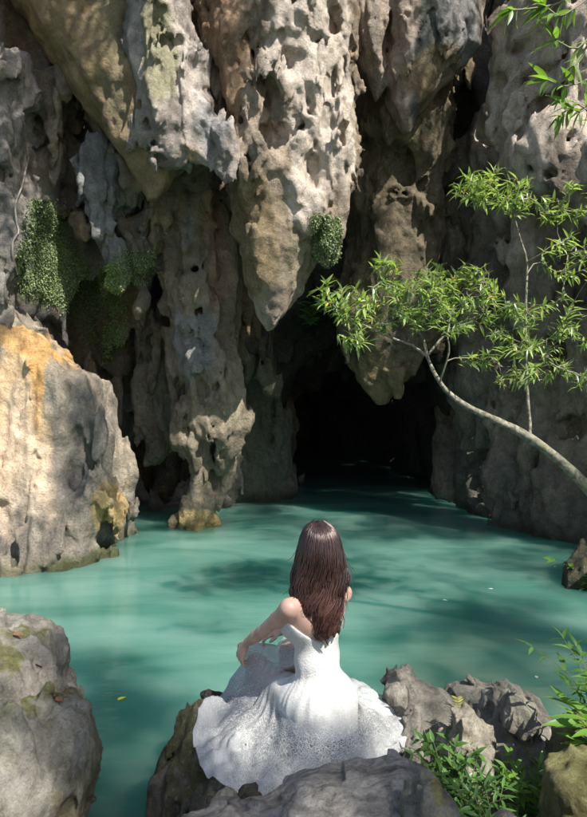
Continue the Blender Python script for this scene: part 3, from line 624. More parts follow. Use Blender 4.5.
seat = union([box((-.02, 2.68, .08), (.42, .42, .52), .16), loft([(735, 188, 300, 2.6, .1), (765, 172, 320, 2.6, .3), (800, 158, 330, 2.6, .35), (860, 150, 330, 2.6, .35), (1000, 150, 330, 2.6, .35)]),
              ellipsoid((.12, 2.66, .52), (.30, .26, .19)), ellipsoid(P(207, 722, 2.78), (.10, .16, .12)), ellipsoid((.35, 2.75, .45), (.2, .2, .2))], .06)
boulder('boulder', 'dark mossy rock carrying the seated woman', seat, (-.75, 2.0, -.08), (.65, 3.2, .85), 0.0125, ((0.13, 0.115, 0.085), (0.20, 0.18, 0.14), (0.06, 0.055, 0.04)),
        [(195, 725, 2.7, (.12, .3, .06), (0.30, 0.27, 0.22), .8), (175, 765, 2.4, (.14, .5, .16), (0.10, 0.10, 0.035), .8)], off=.2)
boulder('rock', 'small black stone peeping out behind the skirt hem on the left', ellipsoid(P(217, 703, 2.93), (.075, .05, .05)), P(224, 700, 2.8) - Vector((.2, .2, .2)), P(224, 700, 2.8) + Vector((.2, .3, .2)), .008, ((0.08, 0.075, 0.065), (0.12, 0.11, 0.09), (0.05, 0.05, 0.04)), off=.4, warp=.02, fb=.008)
for (x, y, D, r, tn_, lab, of) in [(246, 802, 2.12, (.055, .06, .05), ((0.10, 0.09, 0.075), (0.16, 0.15, 0.12), (0.05, 0.05, 0.04)), 'dark stone wedged below the lowest point of the skirt hem', .3), (222, 806, 2.1, (.05, .06, .04), ((0.34, 0.32, 0.28), (0.24, 0.22, 0.19), STONE2), 'little pale stone left of the dark one below the hem', .5)]:
    c = P(x, y, D); boulder('rock', lab, union([ellipsoid(c, r), box(c - Vector((0, 0, .12)), (r[0], r[1], .15), .03)], .03), c - Vector((.15, .15, .3)), c + Vector((.15, .15, .15)), .007, tn_, off=of, warp=.02, fb=.008)
slab = union([loft([(768, 385, 405, 1.97, .04), (775, 325, 420, 1.96, .10), (785, 305, 432, 1.95, .15), (796, 292, 440, 1.93, .2), (808, 280, 446, 1.9, .25), (822, 262, 450, 1.88, .27), (900, 240, 452, 1.85, .3), (1100, 240, 452, 1.85, .3)], 2.2),
              loft([(816, 182, 290, 1.85, .08), (826, 172, 300, 1.84, .16), (860, 150, 320, 1.82, .24), (1100, 150, 320, 1.8, .25)], 2.2)], .04)
boulder('boulder', 'long smooth grey slab with flowing bands in the foreground', slab, (-.55, 1.4, .38), (.62, 2.35, 1.05), 0.0095, ((0.24, 0.215, 0.185), (0.16, 0.145, 0.125), (0.10, 0.09, 0.08)),
        [(330, 790, 1.72, (.12, .3, .05), (0.26, 0.20, 0.13), .6), (240, 812, 1.7, (.3, .3, .04), (0.40, 0.37, 0.32), .7)], cup=.006, fb=.010, facet=.006, off=.6, fine=.005, warp=.01, rough=.005, mat=M_BAND)
c = P(436, 808, 1.72); boulder('boulder', 'small rounded boulder with yellow moss beside the long slab', union([ellipsoid(c, (.062, .08, .072)), box(c - Vector((0, 0, .2)), (.06, .08, .22), .05)], .03), c - Vector((.2, .2, .45)), c + Vector((.2, .2, .2)), .008, ((0.30, 0.28, 0.23), (0.22, 0.21, 0.16), STONE2), [(445, 805, 1.65, (.03, .1, .03), (0.22, 0.21, 0.06), .8)], off=.7, warp=.02, fb=.01)
c = P(512, 822, 1.6); boulder('rock', 'pinkish pointed stone tip at the bottom edge', union([loft([(814, 505, 515, 1.6, .015), (822, 496, 526, 1.6, .05), (840, 488, 532, 1.6, .08), (900, 485, 535, 1.6, .1)])], .02), c - Vector((.2, .2, .3)), c + Vector((.2, .2, .2)), .007, ((0.45, 0.37, 0.29), (0.36, 0.30, 0.25), STONE2), off=.8, warp=.002, fb=.003, facet=.004, rough=.003, cup=.003)
rb = union([loft([(676, 404, 413, 2.97, .04), (686, 390, 424, 2.95, .14), (700, 388, 444, 2.92, .24), (718, 390, 458, 2.9, .3), (745, 392, 466, 2.86, .36), (800, 370, 475, 2.82, .42), (1050, 370, 490, 2.8, .45)]), cone(P(412, 690, 2.75), P(405, 770, 2.6), .035, .06)], .05)
boulder('boulder', 'peaked weathered boulder just right of the skirt', rb, (.25, 2.1, -.08), (1.0, 3.5, .95), .012, ((0.36, 0.34, 0.30), (0.26, 0.245, 0.215), (0.12, 0.11, 0.095)), [(430, 710, 2.6, (.12, .3, .1), (0.36, 0.335, 0.29), .6), (390, 740, 2.5, (.06, .3, .12), (0.36, 0.30, 0.22), .6)], off=.9, cup=.016, facet=.024, rough=.007)
fr = union([loft([(692, 480, 522, 3.25, .12), (697, 462, 535, 3.2, .22), (715, 452, 545, 3.15, .3), (760, 445, 555, 3.1, .35), (1000, 440, 560, 3.1, .4)], 3.0)], .05)
boulder('boulder', 'flat topped dark rock behind the ferns at the waterline', fr, (.7, 2.6, -.08), (1.65, 3.75, .8), .014, ((0.26, 0.245, 0.215), (0.20, 0.19, 0.165), (0.10, 0.095, 0.085)), off=.25, facet=.014, rough=.006)
pr = union([loft([(697, 496, 516, 2.95, .05), (704, 490, 527, 2.93, .14), (720, 487, 538, 2.9, .22), (745, 486, 553, 2.84, .28), (775, 482, 567, 2.76, .32), (800, 480, 572, 2.7, .35), (1000, 470, 585, 2.6, .4)]), ellipsoid(P(520, 712, 2.75), (.07, .1, .1))], .05)
boulder('boulder', 'sunlit lichen-pale boulder between the two leafy plants', pr, (.75, 2.0, -.08), (1.45, 3.4, .85), .0115, ((0.42, 0.40, 0.345), (0.30, 0.285, 0.24), (0.14, 0.135, 0.11)), [(505, 760, 2.5, (.09, .2, .12), (0.27, 0.25, 0.08), .8), (540, 770, 2.5, (.05, .2, .08), (0.25, 0.24, 0.09), .6)], off=.45, cup=.016, facet=.022, rough=.006)
mr = union([loft([(732, 482, 492, 2.52, .03), (742, 474, 501, 2.5, .08), (765, 468, 505, 2.47, .12), (800, 462, 506, 2.42, .16), (1000, 450, 510, 2.4, .2)])], .05)
boulder('boulder', 'small pale angular rock among the leaves', mr, (.6, 2.0, -.2), (1.0, 2.8, .8), .009, ((0.40, 0.37, 0.31), (0.29, 0.265, 0.215), STONE2), off=.55, facet=.03, warp=.03)
for rows, tn_, lab, of in [([(768, 575, 640, 2.05, .12), (785, 563, 650, 2.0, .2), (815, 556, 660, 1.97, .25), (1000, 550, 670, 1.95, .3)], ((0.16, 0.15, 0.06), (0.23, 0.22, 0.10), (0.08, 0.08, 0.04)), 'moss covered boulder in the bottom right corner', .15),
                           ([(722, 575, 640, 2.4, .12), (735, 562, 650, 2.38, .2), (765, 556, 660, 2.35, .25), (1000, 552, 670, 2.3, .3)], ((0.13, 0.125, 0.07), (0.20, 0.185, 0.10), (0.07, 0.07, 0.04)), 'brown green boulder under the pale frond plant at the right edge', .65)]:
    D = rows[0][3]; boulder('boulder', lab, loft(rows), (.8, D - .5, .1), (1.6, D + .5, 1.05), .013, tn_, off=of)
er = union([ellipsoid(P(604, 600, 6.9), (.36, .4, .42)), ellipsoid(P(590, 580, 6.9), (.15, .2, .12)), ellipsoid(P(660, 570, 7.0), (.7, .7, .9))], .1)
boulder('boulder', 'dark overgrown rock at the right edge of the pool', er, (2.9, 6.0, -.4), (5.3, 8.0, 1.4), .03, ((0.12, 0.115, 0.08), (0.17, 0.16, 0.11), (0.05, 0.055, 0.03)), off=.35, fb=.05, ff=.25)
print('boulders', time.time() - T0)

# ------------------------------------------------------------------ leaves, branches
def leaf_geo(w=0.12, droop=0.18, fold=0.25, n=4):
    """blade along +X, length 1, half width w, a lengthwise fold and a droop; returns V, F(quads and tip as degenerate-free tris list)"""
    V = []; F = []
    for i in range(n + 1):
        t = i / n; hw = w * math.sin(math.pi * min(0.98, 0.06 + 0.94 * t) ** 0.8) if i < n else 0.004
        hw = max(hw, 0.004); x = t; z = -droop * t * t
        V += [(x, -hw, z + fold * hw), (x, 0, z), (x, hw, z + fold * hw)]
    for i in range(n):
        a = 3 * i
        F += [(a, a + 3, a + 4, a + 1), (a + 1, a + 4, a + 5, a + 2)]
    return np.array(V, np.float32), np.array(F, np.int32)
def leaf_frames(pos, dirs, sizes, roll=None):
    """rotation matrices (n,3,3) whose X column follows dirs, Z roughly up"""
    d = dirs / (np.linalg.norm(dirs, axis=1, keepdims=True) + 1e-9)
    up = np.tile(np.array([0, 0, 1.0]), (len(d), 1)); 
    if roll is not None: up = up + roll
    y = np.cross(up, d); y /= np.linalg.norm(y, axis=1, keepdims=True) + 1e-9
    z = np.cross(d, y)
    return np.stack([d, y, z], 2) * np.asarray(sizes)[:, None, None]
def leaf_cloud(name, geo, pos, M, mats, mat_idx=None):
    V, F = geo; n = len(pos)
    W = (np.einsum('nij,vj->nvi', M, V) + pos[:, None, :]).reshape(-1, 3)
    FF = (F[None] + (np.arange(n) * len(V))[:, None, None]).reshape(-1, 4)
    return np_mesh(name, W, FF, mats, True, mat_idx=None if mat_idx is None else np.repeat(mat_idx, len(F)))
def leaf_objects(name, meshes, pos, M, parent, label=None):
    for i in range(len(pos)):
        o = bpy.data.objects.new(name, meshes[i % len(meshes)])
        m4 = Matrix([[*M[i][0], pos[i][0]], [*M[i][1], pos[i][1]], [*M[i][2], pos[i][2]], [0, 0, 0, 1]])
        col.objects.link(o); o.parent = parent; o.matrix_parent_inverse = Matrix.Translation(-ROOTS[parent.name]); o.matrix_basis = m4
ROOTS = {}
def tube(path, radii, sides=7, wob=0.0):
    path = np.asarray(path, np.float64); n = len(path); radii = np.asarray(radii)
    V = []; t = np.gradient(path, axis=0); t /= np.linalg.norm(t, axis=1, keepdims=True) + 1e-9
    ref = np.array([0.31, 0.2, 0.93]); 
    for i in range(n):
        u = np.cross(t[i], ref); 
        if np.linalg.norm(u) < 1e-3: u = np.cross(t[i], [1, 0, 0])
        u /= np.linalg.norm(u); v = np.cross(t[i], u)
        a = np.arange(sides) * 2 * math.pi / sides
        r = radii[i] * (1 + wob * np.sin(a * 2 + i * 1.3) * np.cos(i * 2.1))
        V.append(path[i] + (np.cos(a) * r)[:, None] * u + (np.sin(a) * r)[:, None] * v)
    V = np.concatenate(V); F = []
    for i in range(n - 1):
        for k in range(sides):
            F.append((i * sides + k, i * sides + (k + 1) % sides, (i + 1) * sides + (k + 1) % sides, (i + 1) * sides + k))
    return V, np.array(F, np.int32)
def join(parts):
    Vs, Fs, o = [], [], 0
    for V, F in parts: Vs.append(V); Fs.append(F + o); o += len(V)
    return np.concatenate(Vs), np.concatenate(Fs)
def smooth_path(pts, sub=5):
    p = np.asarray(pts, np.float64); out = []
    for i in range(len(p) - 1):
        a = p[max(i - 1, 0)]; b = p[i]; c = p[i + 1]; d = p[min(i + 2, len(p) - 1)]
        for k in range(sub):
            t = k / sub
            out.append(0.5 * (2 * b + (c - a) * t + (2 * a - 5 * b + 4 * c - d) * t * t + (3 * b - a - 3 * c + d) * t**3))
    out.append(p[-1]); return np.array(out)

M_BARK = NT('mottled_bark')
def _bark():
    b = M_BARK; pos = b.n('ShaderNodeNewGeometry').outputs['Position']
    n = b.noise(pos, 22, 6, 0.65, 0.5); n2 = b.noise(pos, 7, 4, 0.6)
    c = b.mixc(b.rng(n, 0.4, 0.62, 0, 1), (0.075, 0.065, 0.045, 1), (0.26, 0.24, 0.18, 1))
    c = b.mixc(b.rng(n2, 0.5, 0.65, 0, 0.7), c, (0.16, 0.17, 0.08, 1))
    p = b.n('ShaderNodeBsdfPrincipled', {'Base Color': c, 'Roughness': 0.85, 'Normal': b.bump(n, 0.6, 0.01)})
    return b.finish(p.outputs[0])
M_BARK = _bark()
M_LEAF = leaf_material('tree_leaf', (0.215, 0.31, 0.13), 0.38, 0.3, 0.6)
M_LEAFY = leaf_material('yellowed_leaf', (0.45, 0.33, 0.05), 0.4)
M_LEAFD = leaf_material('canopy_leaf', (0.05, 0.11, 0.025), 0.3)
M_HERB = leaf_material('herb_leaf', (0.085, 0.19, 0.05), 0.35)
M_HERB2 = leaf_material('bright_herb_leaf', (0.13, 0.26, 0.05), 0.4)
M_FERN = leaf_material('pale_fern', (0.36, 0.36, 0.12), 0.3)
M_MOSS = leaf_material('moss_leaflet', (0.20, 0.27, 0.14), 0.2, 0.7)
M_STEM = plain('green_stem', (0.12, 0.12, 0.05), 0.7)
M_TWIG = plain('grey_twig', (0.20, 0.18, 0.14), 0.8)

class Skel:
    """branch skeleton that grows to the given tips"""
    def __init__(s): s.p = []; s.par = []; s.tips = []
    def chain(s, pts, par=-1):
        for q in pts:
            s.p.append(np.asarray(q, np.float64)); s.par.append(par); par = len(s.p) - 1
        return par
    def grow(s, target, step=0.12, sag=0.06, up=0.25, lo=0):
        A = np.array(s.p[lo:]); t = np.asarray(target, np.float64)
        dv = t - A; dist = np.linalg.norm(dv, axis=1)
        cost = dist * (1.25 - up * dv[:, 2] / (dist + 1e-6))
        i = int(np.argmin(cost)) + lo; a = s.p[i]; n = max(2, int(np.linalg.norm(t - a) / step))
        off = np.random.default_rng(len(s.p)).normal(size=3) * sag * np.linalg.norm(t - a)
        pts = [a + (t - a) * (k / n) + off * math.sin(math.pi * k / n) for k in range(1, n + 1)]
        e = s.chain(pts, i); s.tips.append(e); return e
    def build(s, rtip, expo, rmax=None, sides=6, skip=0):
        n = len(s.p); w = np.zeros(n)
        for e in s.tips: w[e] += 1
        for i in range(n - 1, -1, -1):
            if s.par[i] >= 0: w[s.par[i]] += w[i]
        r = rtip * np.maximum(w, 1) ** expo
        if rmax is not None: r = np.minimum(r, rmax)
        ch = [[] for _ in range(n)]
        for i in range(n):
            if s.par[i] >= 0: ch[s.par[i]].append(i)
        parts = []; stack = [(i, None) for i in range(n) if s.par[i] < 0]
        while stack:
            i, start = stack.pop(); path = [] if start is None else [s.p[start]]; rr = [] if start is None else [min(r[start], r[i] * 1.25)]
            while True:
                path.append(s.p[i]); rr.append(r[i])
                if not ch[i]: break
                c = sorted(ch[i], key=lambda k: -w[k])
                for k in c[1:]: stack.append((k, i))
                i = c[0]
            if len(path) > 1: parts.append((tube(path, rr, sides, 0.08), rr[min(1, len(rr) - 1)]))
        return parts
def rosettes(tips, axes, nl, size, rs, spread=0.9, updn=-0.1, back=0.04):
    pos, dr, sz = [], [], []
    for tp, ax in zip(tips, axes):
        ax = ax / (np.linalg.norm(ax) + 1e-9); a0 = rs.random() * 6.28; k = rs.integers(nl[0], nl[1])
        u = np.cross(ax, [0.2, 0.1, 1]); u /= np.linalg.norm(u) + 1e-9; v = np.cross(ax, u)
        for j in range(k):
            a = a0 + j * 2.4; sp = spread * (0.55 + 0.6 * rs.random())
            d = ax * math.cos(sp) + (u * math.cos(a) + v * math.sin(a)) * math.sin(sp); d = d + np.array([0, 0, updn + 0.15 * rs.normal()])
            pos.append(tp - ax * back * rs.random() * 2); dr.append(d); sz.append(size[0] + (size[1] - size[0]) * rs.random())
    return np.array(pos), np.array(dr), np.array(sz)
def in_ellipses(regs, rs):
    T = []
    for (cx, cy, rx, ry, D0, D1, n) in regs:
        for _ in range(n):
            a = rs.random() * 6.283; q = math.sqrt(rs.random()); T.append(tuple(P(cx + rx * q * math.cos(a), cy + ry * q * math.sin(a), D0 + (D1 - D0) * rs.random())))
    return np.array(T)

# ------------------------------------------------------------------ the tree leaning over the pool from the right
rs = np.random.default_rng(11)
base = P(690, 600, 4.7)
tree = empty('leaning_tree', base, label='small tree leaning over the pool from the right bank with bright narrow leaves', cat='tree')
ROOTS['leaning_tree'] = Vector(base)
sk = Skel()
trunk_pts = smooth_path([P(690, 600, 4.7), P(640, 535, 4.85), P(600, 500, 4.95), P(566, 466, 5.0), P(530, 438, 5.05), P(498, 421, 5.1), P(468, 407, 5.1), P(447, 391, 5.15), P(435, 374, 5.15), P(427, 356, 5.2)], 4)
trunk_end = sk.chain(trunk_pts)
k = int(np.argmin(np.linalg.norm(np.array(sk.p) - np.array(P(531, 438, 5.05)), axis=1)))
sk.chain(smooth_path([P(530, 425, 5.1), P(527, 385, 5.15), P(526, 340, 5.2), P(526, 300, 5.2), P(527, 262, 5.25), P(520, 238, 5.25), P(513, 212, 5.2)], 3), k)
sk.chain(smooth_path([P(412, 345, 5.2), P(392, 338, 5.15), P(370, 328, 5.1), P(350, 318, 5.05), P(338, 310, 5.0)], 3), trunk_end)
sk.chain(smooth_path([P(424, 340, 5.3), P(410, 318, 5.35), P(398, 300, 5.4), P(390, 280, 5.4)], 3), trunk_end)
sk.chain(smooth_path([P(440, 340, 5.25), P(460, 325, 5.2), P(485, 312, 5.2)], 3), trunk_end)
sk.chain(smooth_path([P(441, 378, 5.1), P(449, 352, 5.0), P(447, 335, 4.95)], 3), int(np.argmin(np.linalg.norm(np.array(sk.p) - np.array(P(440, 382, 5.15)), axis=1))))
lo_ = len(trunk_pts) - 1
REGK = 1.4
regs = [(324, 294, 13, 13, 4.9, 5.05, 7), (345, 305, 20, 22, 4.8, 5.3, 14), (357, 340, 14, 8, 4.8, 5.0, 6), (384, 262, 16, 10, 5.3, 5.5, 7), (385, 300, 28, 26, 4.9, 5.6, 24), (425, 300, 34, 32, 4.8, 5.7, 40), (470, 300, 34, 36, 4.9, 5.8, 36),
        (440, 275, 30, 12, 5.1, 5.6, 12), (470, 188, 24, 18, 4.9, 5.4, 17), (505, 185, 30, 20, 4.9, 5.5, 20), (545, 205, 34, 16, 5.1, 5.7, 12), (585, 195, 22, 22, 5.2, 5.6, 8), (570, 255, 26, 22, 5.0, 5.8, 14),
        (515, 330, 30, 32, 4.9, 5.7, 26), (560, 330, 32, 40, 5.0, 5.9, 26), (575, 375, 22, 14, 5.0, 5.5, 8), (520, 375, 30, 12, 4.9, 5.4, 10), (620, 270, 30, 90, 4.8, 6, 26), (640, 380, 40, 40, 4.8, 5.6, 10), (478, 365, 14, 14, 5.0, 5.2, 4)]
T = in_ellipses([(*q[:6], int(q[6] * REGK)) for q in regs], rs)
order = np.argsort([np.min(np.linalg.norm(np.array(sk.p) - t, axis=1)) for t in T])
for i in order: sk.grow(T[i], 0.09, 0.10, 0.25, lo_)
parts = sk.build(0.0026, 0.34, 0.06)
parts.sort(key=lambda q: -q[1])
def child_mesh(name, V, F, mat, parent, smooth=True, **kw):
    off = np.array(ROOTS[parent.name], np.float32)
    o = bpy.data.objects.new(name, np_mesh(name, V - off, F, [mat], smooth)); return put(o, parent, **kw)
child_mesh('trunk', *tube(trunk_pts, np.interp(np.arange(len(trunk_pts)), [0, 12, 24, 36], [.060, .045, .026, .012]), 10, .1), M_BARK, tree)
nb_ = min(20, len(parts) - 1); shoot = sk.p[len(trunk_pts):len(trunk_pts) + 19]
child_mesh('branch', *tube(np.array([sk.p[k]] + list(shoot)), np.linspace(.016, .007, 20), 7), M_BARK, tree)
for q in parts[1:nb_ + 1]: child_mesh('branch', *q[0], M_BARK, tree)
tips = np.array([sk.p[e] for e in sk.tips]); axes = np.array([sk.p[e] - sk.p[sk.par[e]] for e in sk.tips]); axes /= np.linalg.norm(axes, axis=1, keepdims=True)
axes = axes + np.array([-0.15, -0.1, 0.35])
lp, ld, ls = rosettes(tips, axes, (7, 12), (0.06, 0.13), rs, 1.1, -0.2, 0.07)
G1 = leaf_geo(0.105, 0.22, 0.35)
LM = leaf_frames(lp, ld, ls, rs.normal(size=(len(lp), 3)) * 0.25)
crown = empty('crown', (0, 0, 0), parent=tree)
ROOTS['crown'] = Vector(base)
camv = np.array([0, 0, CAM_H]); dist = np.linalg.norm(lp - camv, axis=1)
facing = ls / dist * np.abs(np.einsum('ni,ni->n', LM[:, :, 2] / ls[:, None], (lp - camv) / dist[:, None])) + 0.01 * ls / dist
vis = (np.abs((lp[:, 0] / lp[:, 1]) * FOC) < 290)
big = np.argsort(-facing * vis)[:300]; rest = np.setdiff1d(np.arange(len(lp)), big)
lmesh = [np_mesh('leaf', *G1, [M_LEAF]) for _ in range(3)]; lmesh[2].materials[0] = M_LEAF
leaf_objects('leaf', lmesh[:1], lp[big], LM[big], crown)
mi = (rs.random(len(rest)) < 0.015).astype(int)
fm = leaf_cloud('foliage', G1, lp[rest] - np.array(base), LM[rest], [M_LEAF, M_LEAFY], mi)
put(bpy.data.objects.new('foliage', fm), crown, kind='stuff')
V, F = join([q[0] for q in parts[nb_ + 1:]])
tw = child_mesh('twigs', V, F, M_TWIG, crown, kind='stuff')
print('tree', time.time() - T0, len(lp))

# ------------------------------------------------------------------ tall tree overhead: its crown dapples the light, one spray hangs into view
rs = np.random.default_rng(5)
base = Vector((5.0, -9.0, 0.9))
ctree = empty('overhanging_tree', base, label='tall tree standing behind the viewer, its leafy spray dipping in at the top right', cat='tree')
ROOTS['overhanging_tree'] = Vector(base)
S = np.array(TO_SUN)
# places that lie in leaf shade (pixel, depth, radius in metres, sprays)
shade = [
    (60, 60, 8.4, 1.0, 60), (20, 150, 8.6, 1.0, 40), (110, 110, 8.3, 0.5, 18), (60, 260, 9.2, 1.1, 40), (130, 270, 9.6, 0.8, 24), (215, 60, 8.2, 0.5, 18), (235, 180, 8.3, 0.5, 18), (250, 270, 8.6, 0.5, 10),
    (180, 300, 9.8, 1.0, 26), (210, 400, 10, 1.0, 26), (160, 440, 10.5, 1.0, 24), (200, 500, 10.2, 0.8, 12), (410, 80, 9.2, 0.9, 22), (430, 180, 10.2, 1.1, 40), (390, 250, 10.3, 1.0, 34), (380, 340, 10.6, 1.0, 34),
    (330, 400, 11.5, 1.0, 20), (470, 510, 10.8, 1.2, 30), (360, 505, 11.6, 1.5, 50), (370, 480, 16, 1.6, 60), (340, 484, 15, 1.2, 40), (370, 488, 14, 1.5, 40), (420, 485, 14, 1.2, 30), (300, 512, 11.4, 1.3, 40), (430, 525, 10, 1.2, 30), (260, 520, 11, 1.0, 18), (350, 530, 9.8, 1.2, 22), (520, 545, 9.0, 1.2, 30), (540, 575, 7.4, 1.0, 20),
    (88, 430, 8.2, 0.5, 18), (105, 520, 8.4, 0.4, 10), (70, 500, 8.0, .3, 5), (120, 640, 5.0, 0.6, 10), (215, 590, 6.6, 0.7, 6), (430, 565, 7.4, 0.8, 5), (450, 612, 6.0, .4, 9), (500, 618, 5.8, .4, 9), (545, 624, 5.7, .4, 9), (530, 625, 5.6, 0.9, 20), (430, 630, 5.4, 0.7, 12), (470, 610, 6.0, .6, 10), (560, 670, 4.6, 0.8, 24), (420, 665, 4.5, 0.5, 8),
    (170, 720, 3.8, 0.5, 9), (120, 790, 3.1, 0.5, 20), (140, 730, 3.8, .7, 24), (110, 680, 4.4, .5, 10), (170, 680, 4.4, .5, 5), (60, 700, 2.5, 0.4, 14), (20, 670, 2.4, .3, 10), (60, 790, 2.3, 0.3, 12), (20, 740, 2.0, 0.2, 6), (30, 640, 2.7, .3, 8), (540, 420, 8.8, 1.0, 22), (500, 460, 10, 0.8, 16), (550, 270, 9.2, 1.2, 24),
    (310, 600, 2.6, 0.3, 22), (290, 640, 2.6, .25, 16), (310, 715, 2.5, .25, 18), (240, 770, 2.3, 0.25, 18), (360, 740, 2.5, .25, 16), (270, 650, 2.7, .25, 14), (200, 745, 2.4, .2, 8), (288, 606, 2.5, .06, 6), (420, 730, 2.8, 0.4, 9), (470, 700, 3.1, 0.4, 14), (380, 790, 1.9, 0.4, 14), (300, 800, 1.8, .3, 7), (450, 770, 2.3, 0.3, 7), (560, 760, 2.2, 0.4, 14)]
T = []
for (px, py, D, r, n) in shade:
    q = np.array(P(px, py, D))
    for _ in range(n):
        o = rs.normal(size=3) * r * 0.55; o -= S * (o @ S)
        zt = max(12.5 + 3.0 * rs.random(), 2.1 + 0.80 * max(0.0, q[1] - 2.5) * 0.75 + 2.0)
        t = max(4.0, (zt - q[2]) / S[2]); c = q + o + S * t
        lim = 3.1 + 0.74 * max(c[1], 0)
        while c[2] < lim: c = c + S * 0.4; lim = 3.1 + 0.74 * max(c[1], 0)
        T.append(c)
T = np.array(T)
# gaps in the crown: rays of sun that reach the rock, the pool, the dress and the small tree
gaps = [(150, 20, 7.8, .35), (165, 60, 7.8, .4), (165, 100, 7.9, .4), (160, 150, 7.9, .35), (205, 120, 8, .3), (335, 20, 8.3, .4), (335, 70, 8.3, .4), (320, 120, 8.2, .35), (345, 160, 8.5, .3), (300, 190, 8.2, .3), (300, 100, 8.0, .3), (290, 30, 8.1, .25), (285, 260, 8.5, .3), (380, 30, 9.2, .15),
        (344, 688, 2.5, -.12), (325, 640, 2.5, -.20), (232, 738, 2.45, -.10), (268, 752, 2.3, -.17), (378, 725, 2.5, -.14), (308, 548, 2.5, .02), (25, 625, 2.7, -.05), (5, 690, 2.3, -.12), (25, 780, 2.0, -.05), (60, 655, 2.6, -.14), (150, 600, 6.5, 1.0), (250, 650, 5, .6), (370, 590, 6.6, .45), (130, 575, 7.4, .8),
        (410, 700, 2.8, -.12), (525, 735, 2.7, -.05), (350, 775, 1.8, -.15), (200, 815, 1.75, -.15), (345, 300, 5, .3), (420, 300, 5.2, .5), (475, 185, 5.1, .4), (385, 262, 5.3, .2), (480, 320, 5.2, .4), (540, 60, 9.0, .6), (565, 150, 8.4, .5), (505, 120, 9.5, .3), (575, 690, 2.4, -.1), (520, 780, 2.3, .0), (540, 790, 2.3, 0)]
keepm = np.ones(len(T), bool)
for (px, py, D, r) in gaps:
    v = T - np.array(P(px, py, D)); keepm &= np.linalg.norm(v - (v @ S)[:, None] * S, axis=1) > r + .32
T = T[keepm]
sk = Skel()
te = sk.chain(smooth_path([base, base + Vector((-.2, .3, 2.5)), base + Vector((-.1, .9, 5)), base + Vector((0, 1.8, 8.5)), base + Vector((.1, 3.6, 12.5))], 4))
for i in np.argsort([np.linalg.norm(t - sk.p[te]) for t in T])[::1]: sk.grow(T[i], 0.45, 0.08, 0.1, 8)
# the spray that dips into view at the top right
e0 = sk.grow(np.array(P(640, -40, 3.2)), 0.4, 0.03, 0.0, 8); sk.tips.pop()
spr = []
for pts in ([P(625, -20, 3.15), P(600, 20, 3.1), P(578, 48, 3.05), P(556, 40, 3.0)], [P(610, 60, 3.1), P(590, 78, 3.05), P(566, 86, 3.0), P(548, 80, 3.0)], [P(600, 95, 3.15), P(580, 112, 3.1), P(562, 98, 3.05)], [P(600, -30, 3.1), P(565, 0, 3.0), P(535, 8, 2.95), P(512, 10, 2.9)], [P(575, 8, 2.95), P(560, 16, 2.95), P(545, 6, 2.95)], [P(622, 135, 3.2), P(598, 122, 3.15), P(578, 104, 3.1), P(560, 116, 3.1)], [P(615, 28, 3.1), P(592, 42, 3.05), P(574, 66, 3.0)]):
    e = sk.chain(smooth_path(pts, 3), e0); sk.tips.append(e); spr.append(e)
parts = sk.build(0.004, 0.26, 0.026, 5); parts.sort(key=lambda q: -q[1])
ct_ = np.array(sk.p[:te + 1]); child_mesh('trunk', *tube(ct_, np.linspace(.24, .07, len(ct_)), 10, .06), M_BARK, ctree)
for q in parts[1:13]: child_mesh('branch', *q[0], M_BARK, ctree)
ccrown = empty('crown', (0, 0, 0), parent=ctree); ROOTS[ccrown.name] = Vector(base)
child_mesh('twigs', *join([q[0] for q in parts[13:]]), M_TWIG, ccrown, kind='stuff')
tp_ = np.array([sk.p[e] for e in sk.tips if e not in spr])
n_ = len(tp_); rep = 16
lp = np.repeat(tp_, rep, 0) + rs.normal(size=(n_ * rep, 3)) * 0.15; ld = rs.normal(size=(n_ * rep, 3)) + np.array([0, 0, -0.4]); ls = 0.13 + 0.11 * rs.random(n_ * rep)
fm = leaf_cloud('foliage', leaf_geo(0.17, 0.15, 0.3, 2), lp - np.array(base), leaf_frames(lp, ld, ls, rs.normal(size=(len(lp), 3)) * 0.8), [M_LEAFD])
put(bpy.data.objects.new('foliage', fm), ccrown, kind='stuff')
pos, dr, sz = [], [], []
for e in spr:
    chain_ = [e]
    for _ in range(7): chain_.append(sk.par[chain_[-1]])
    for j, i in enumerate(chain_[:7]):
        ax = sk.p[i] - sk.p[sk.par[i]]; a, b, c_ = rosettes([sk.p[i]], [ax + np.array([0, 0, -.01])], (1, 4) if j else (4, 7), (0.08, 0.14), rs, 0.95, -0.15, 0.0)
        pos.append(a); dr.append(b); sz.append(c_)
pos = np.concatenate(pos); dr = np.concatenate(dr); sz = np.concatenate(sz)
leaf_objects('leaf', [np_mesh('leaf', *leaf_geo(0.115, 0.2, 0.3, 5), [leaf_material('spray_leaf', (0.15, 0.25, 0.06), 0.45)])], pos, leaf_frames(pos, dr, sz, rs.normal(size=(len(pos), 3)) * 0.25), ccrown)
print('canopy', time.time() - T0, len(lp))

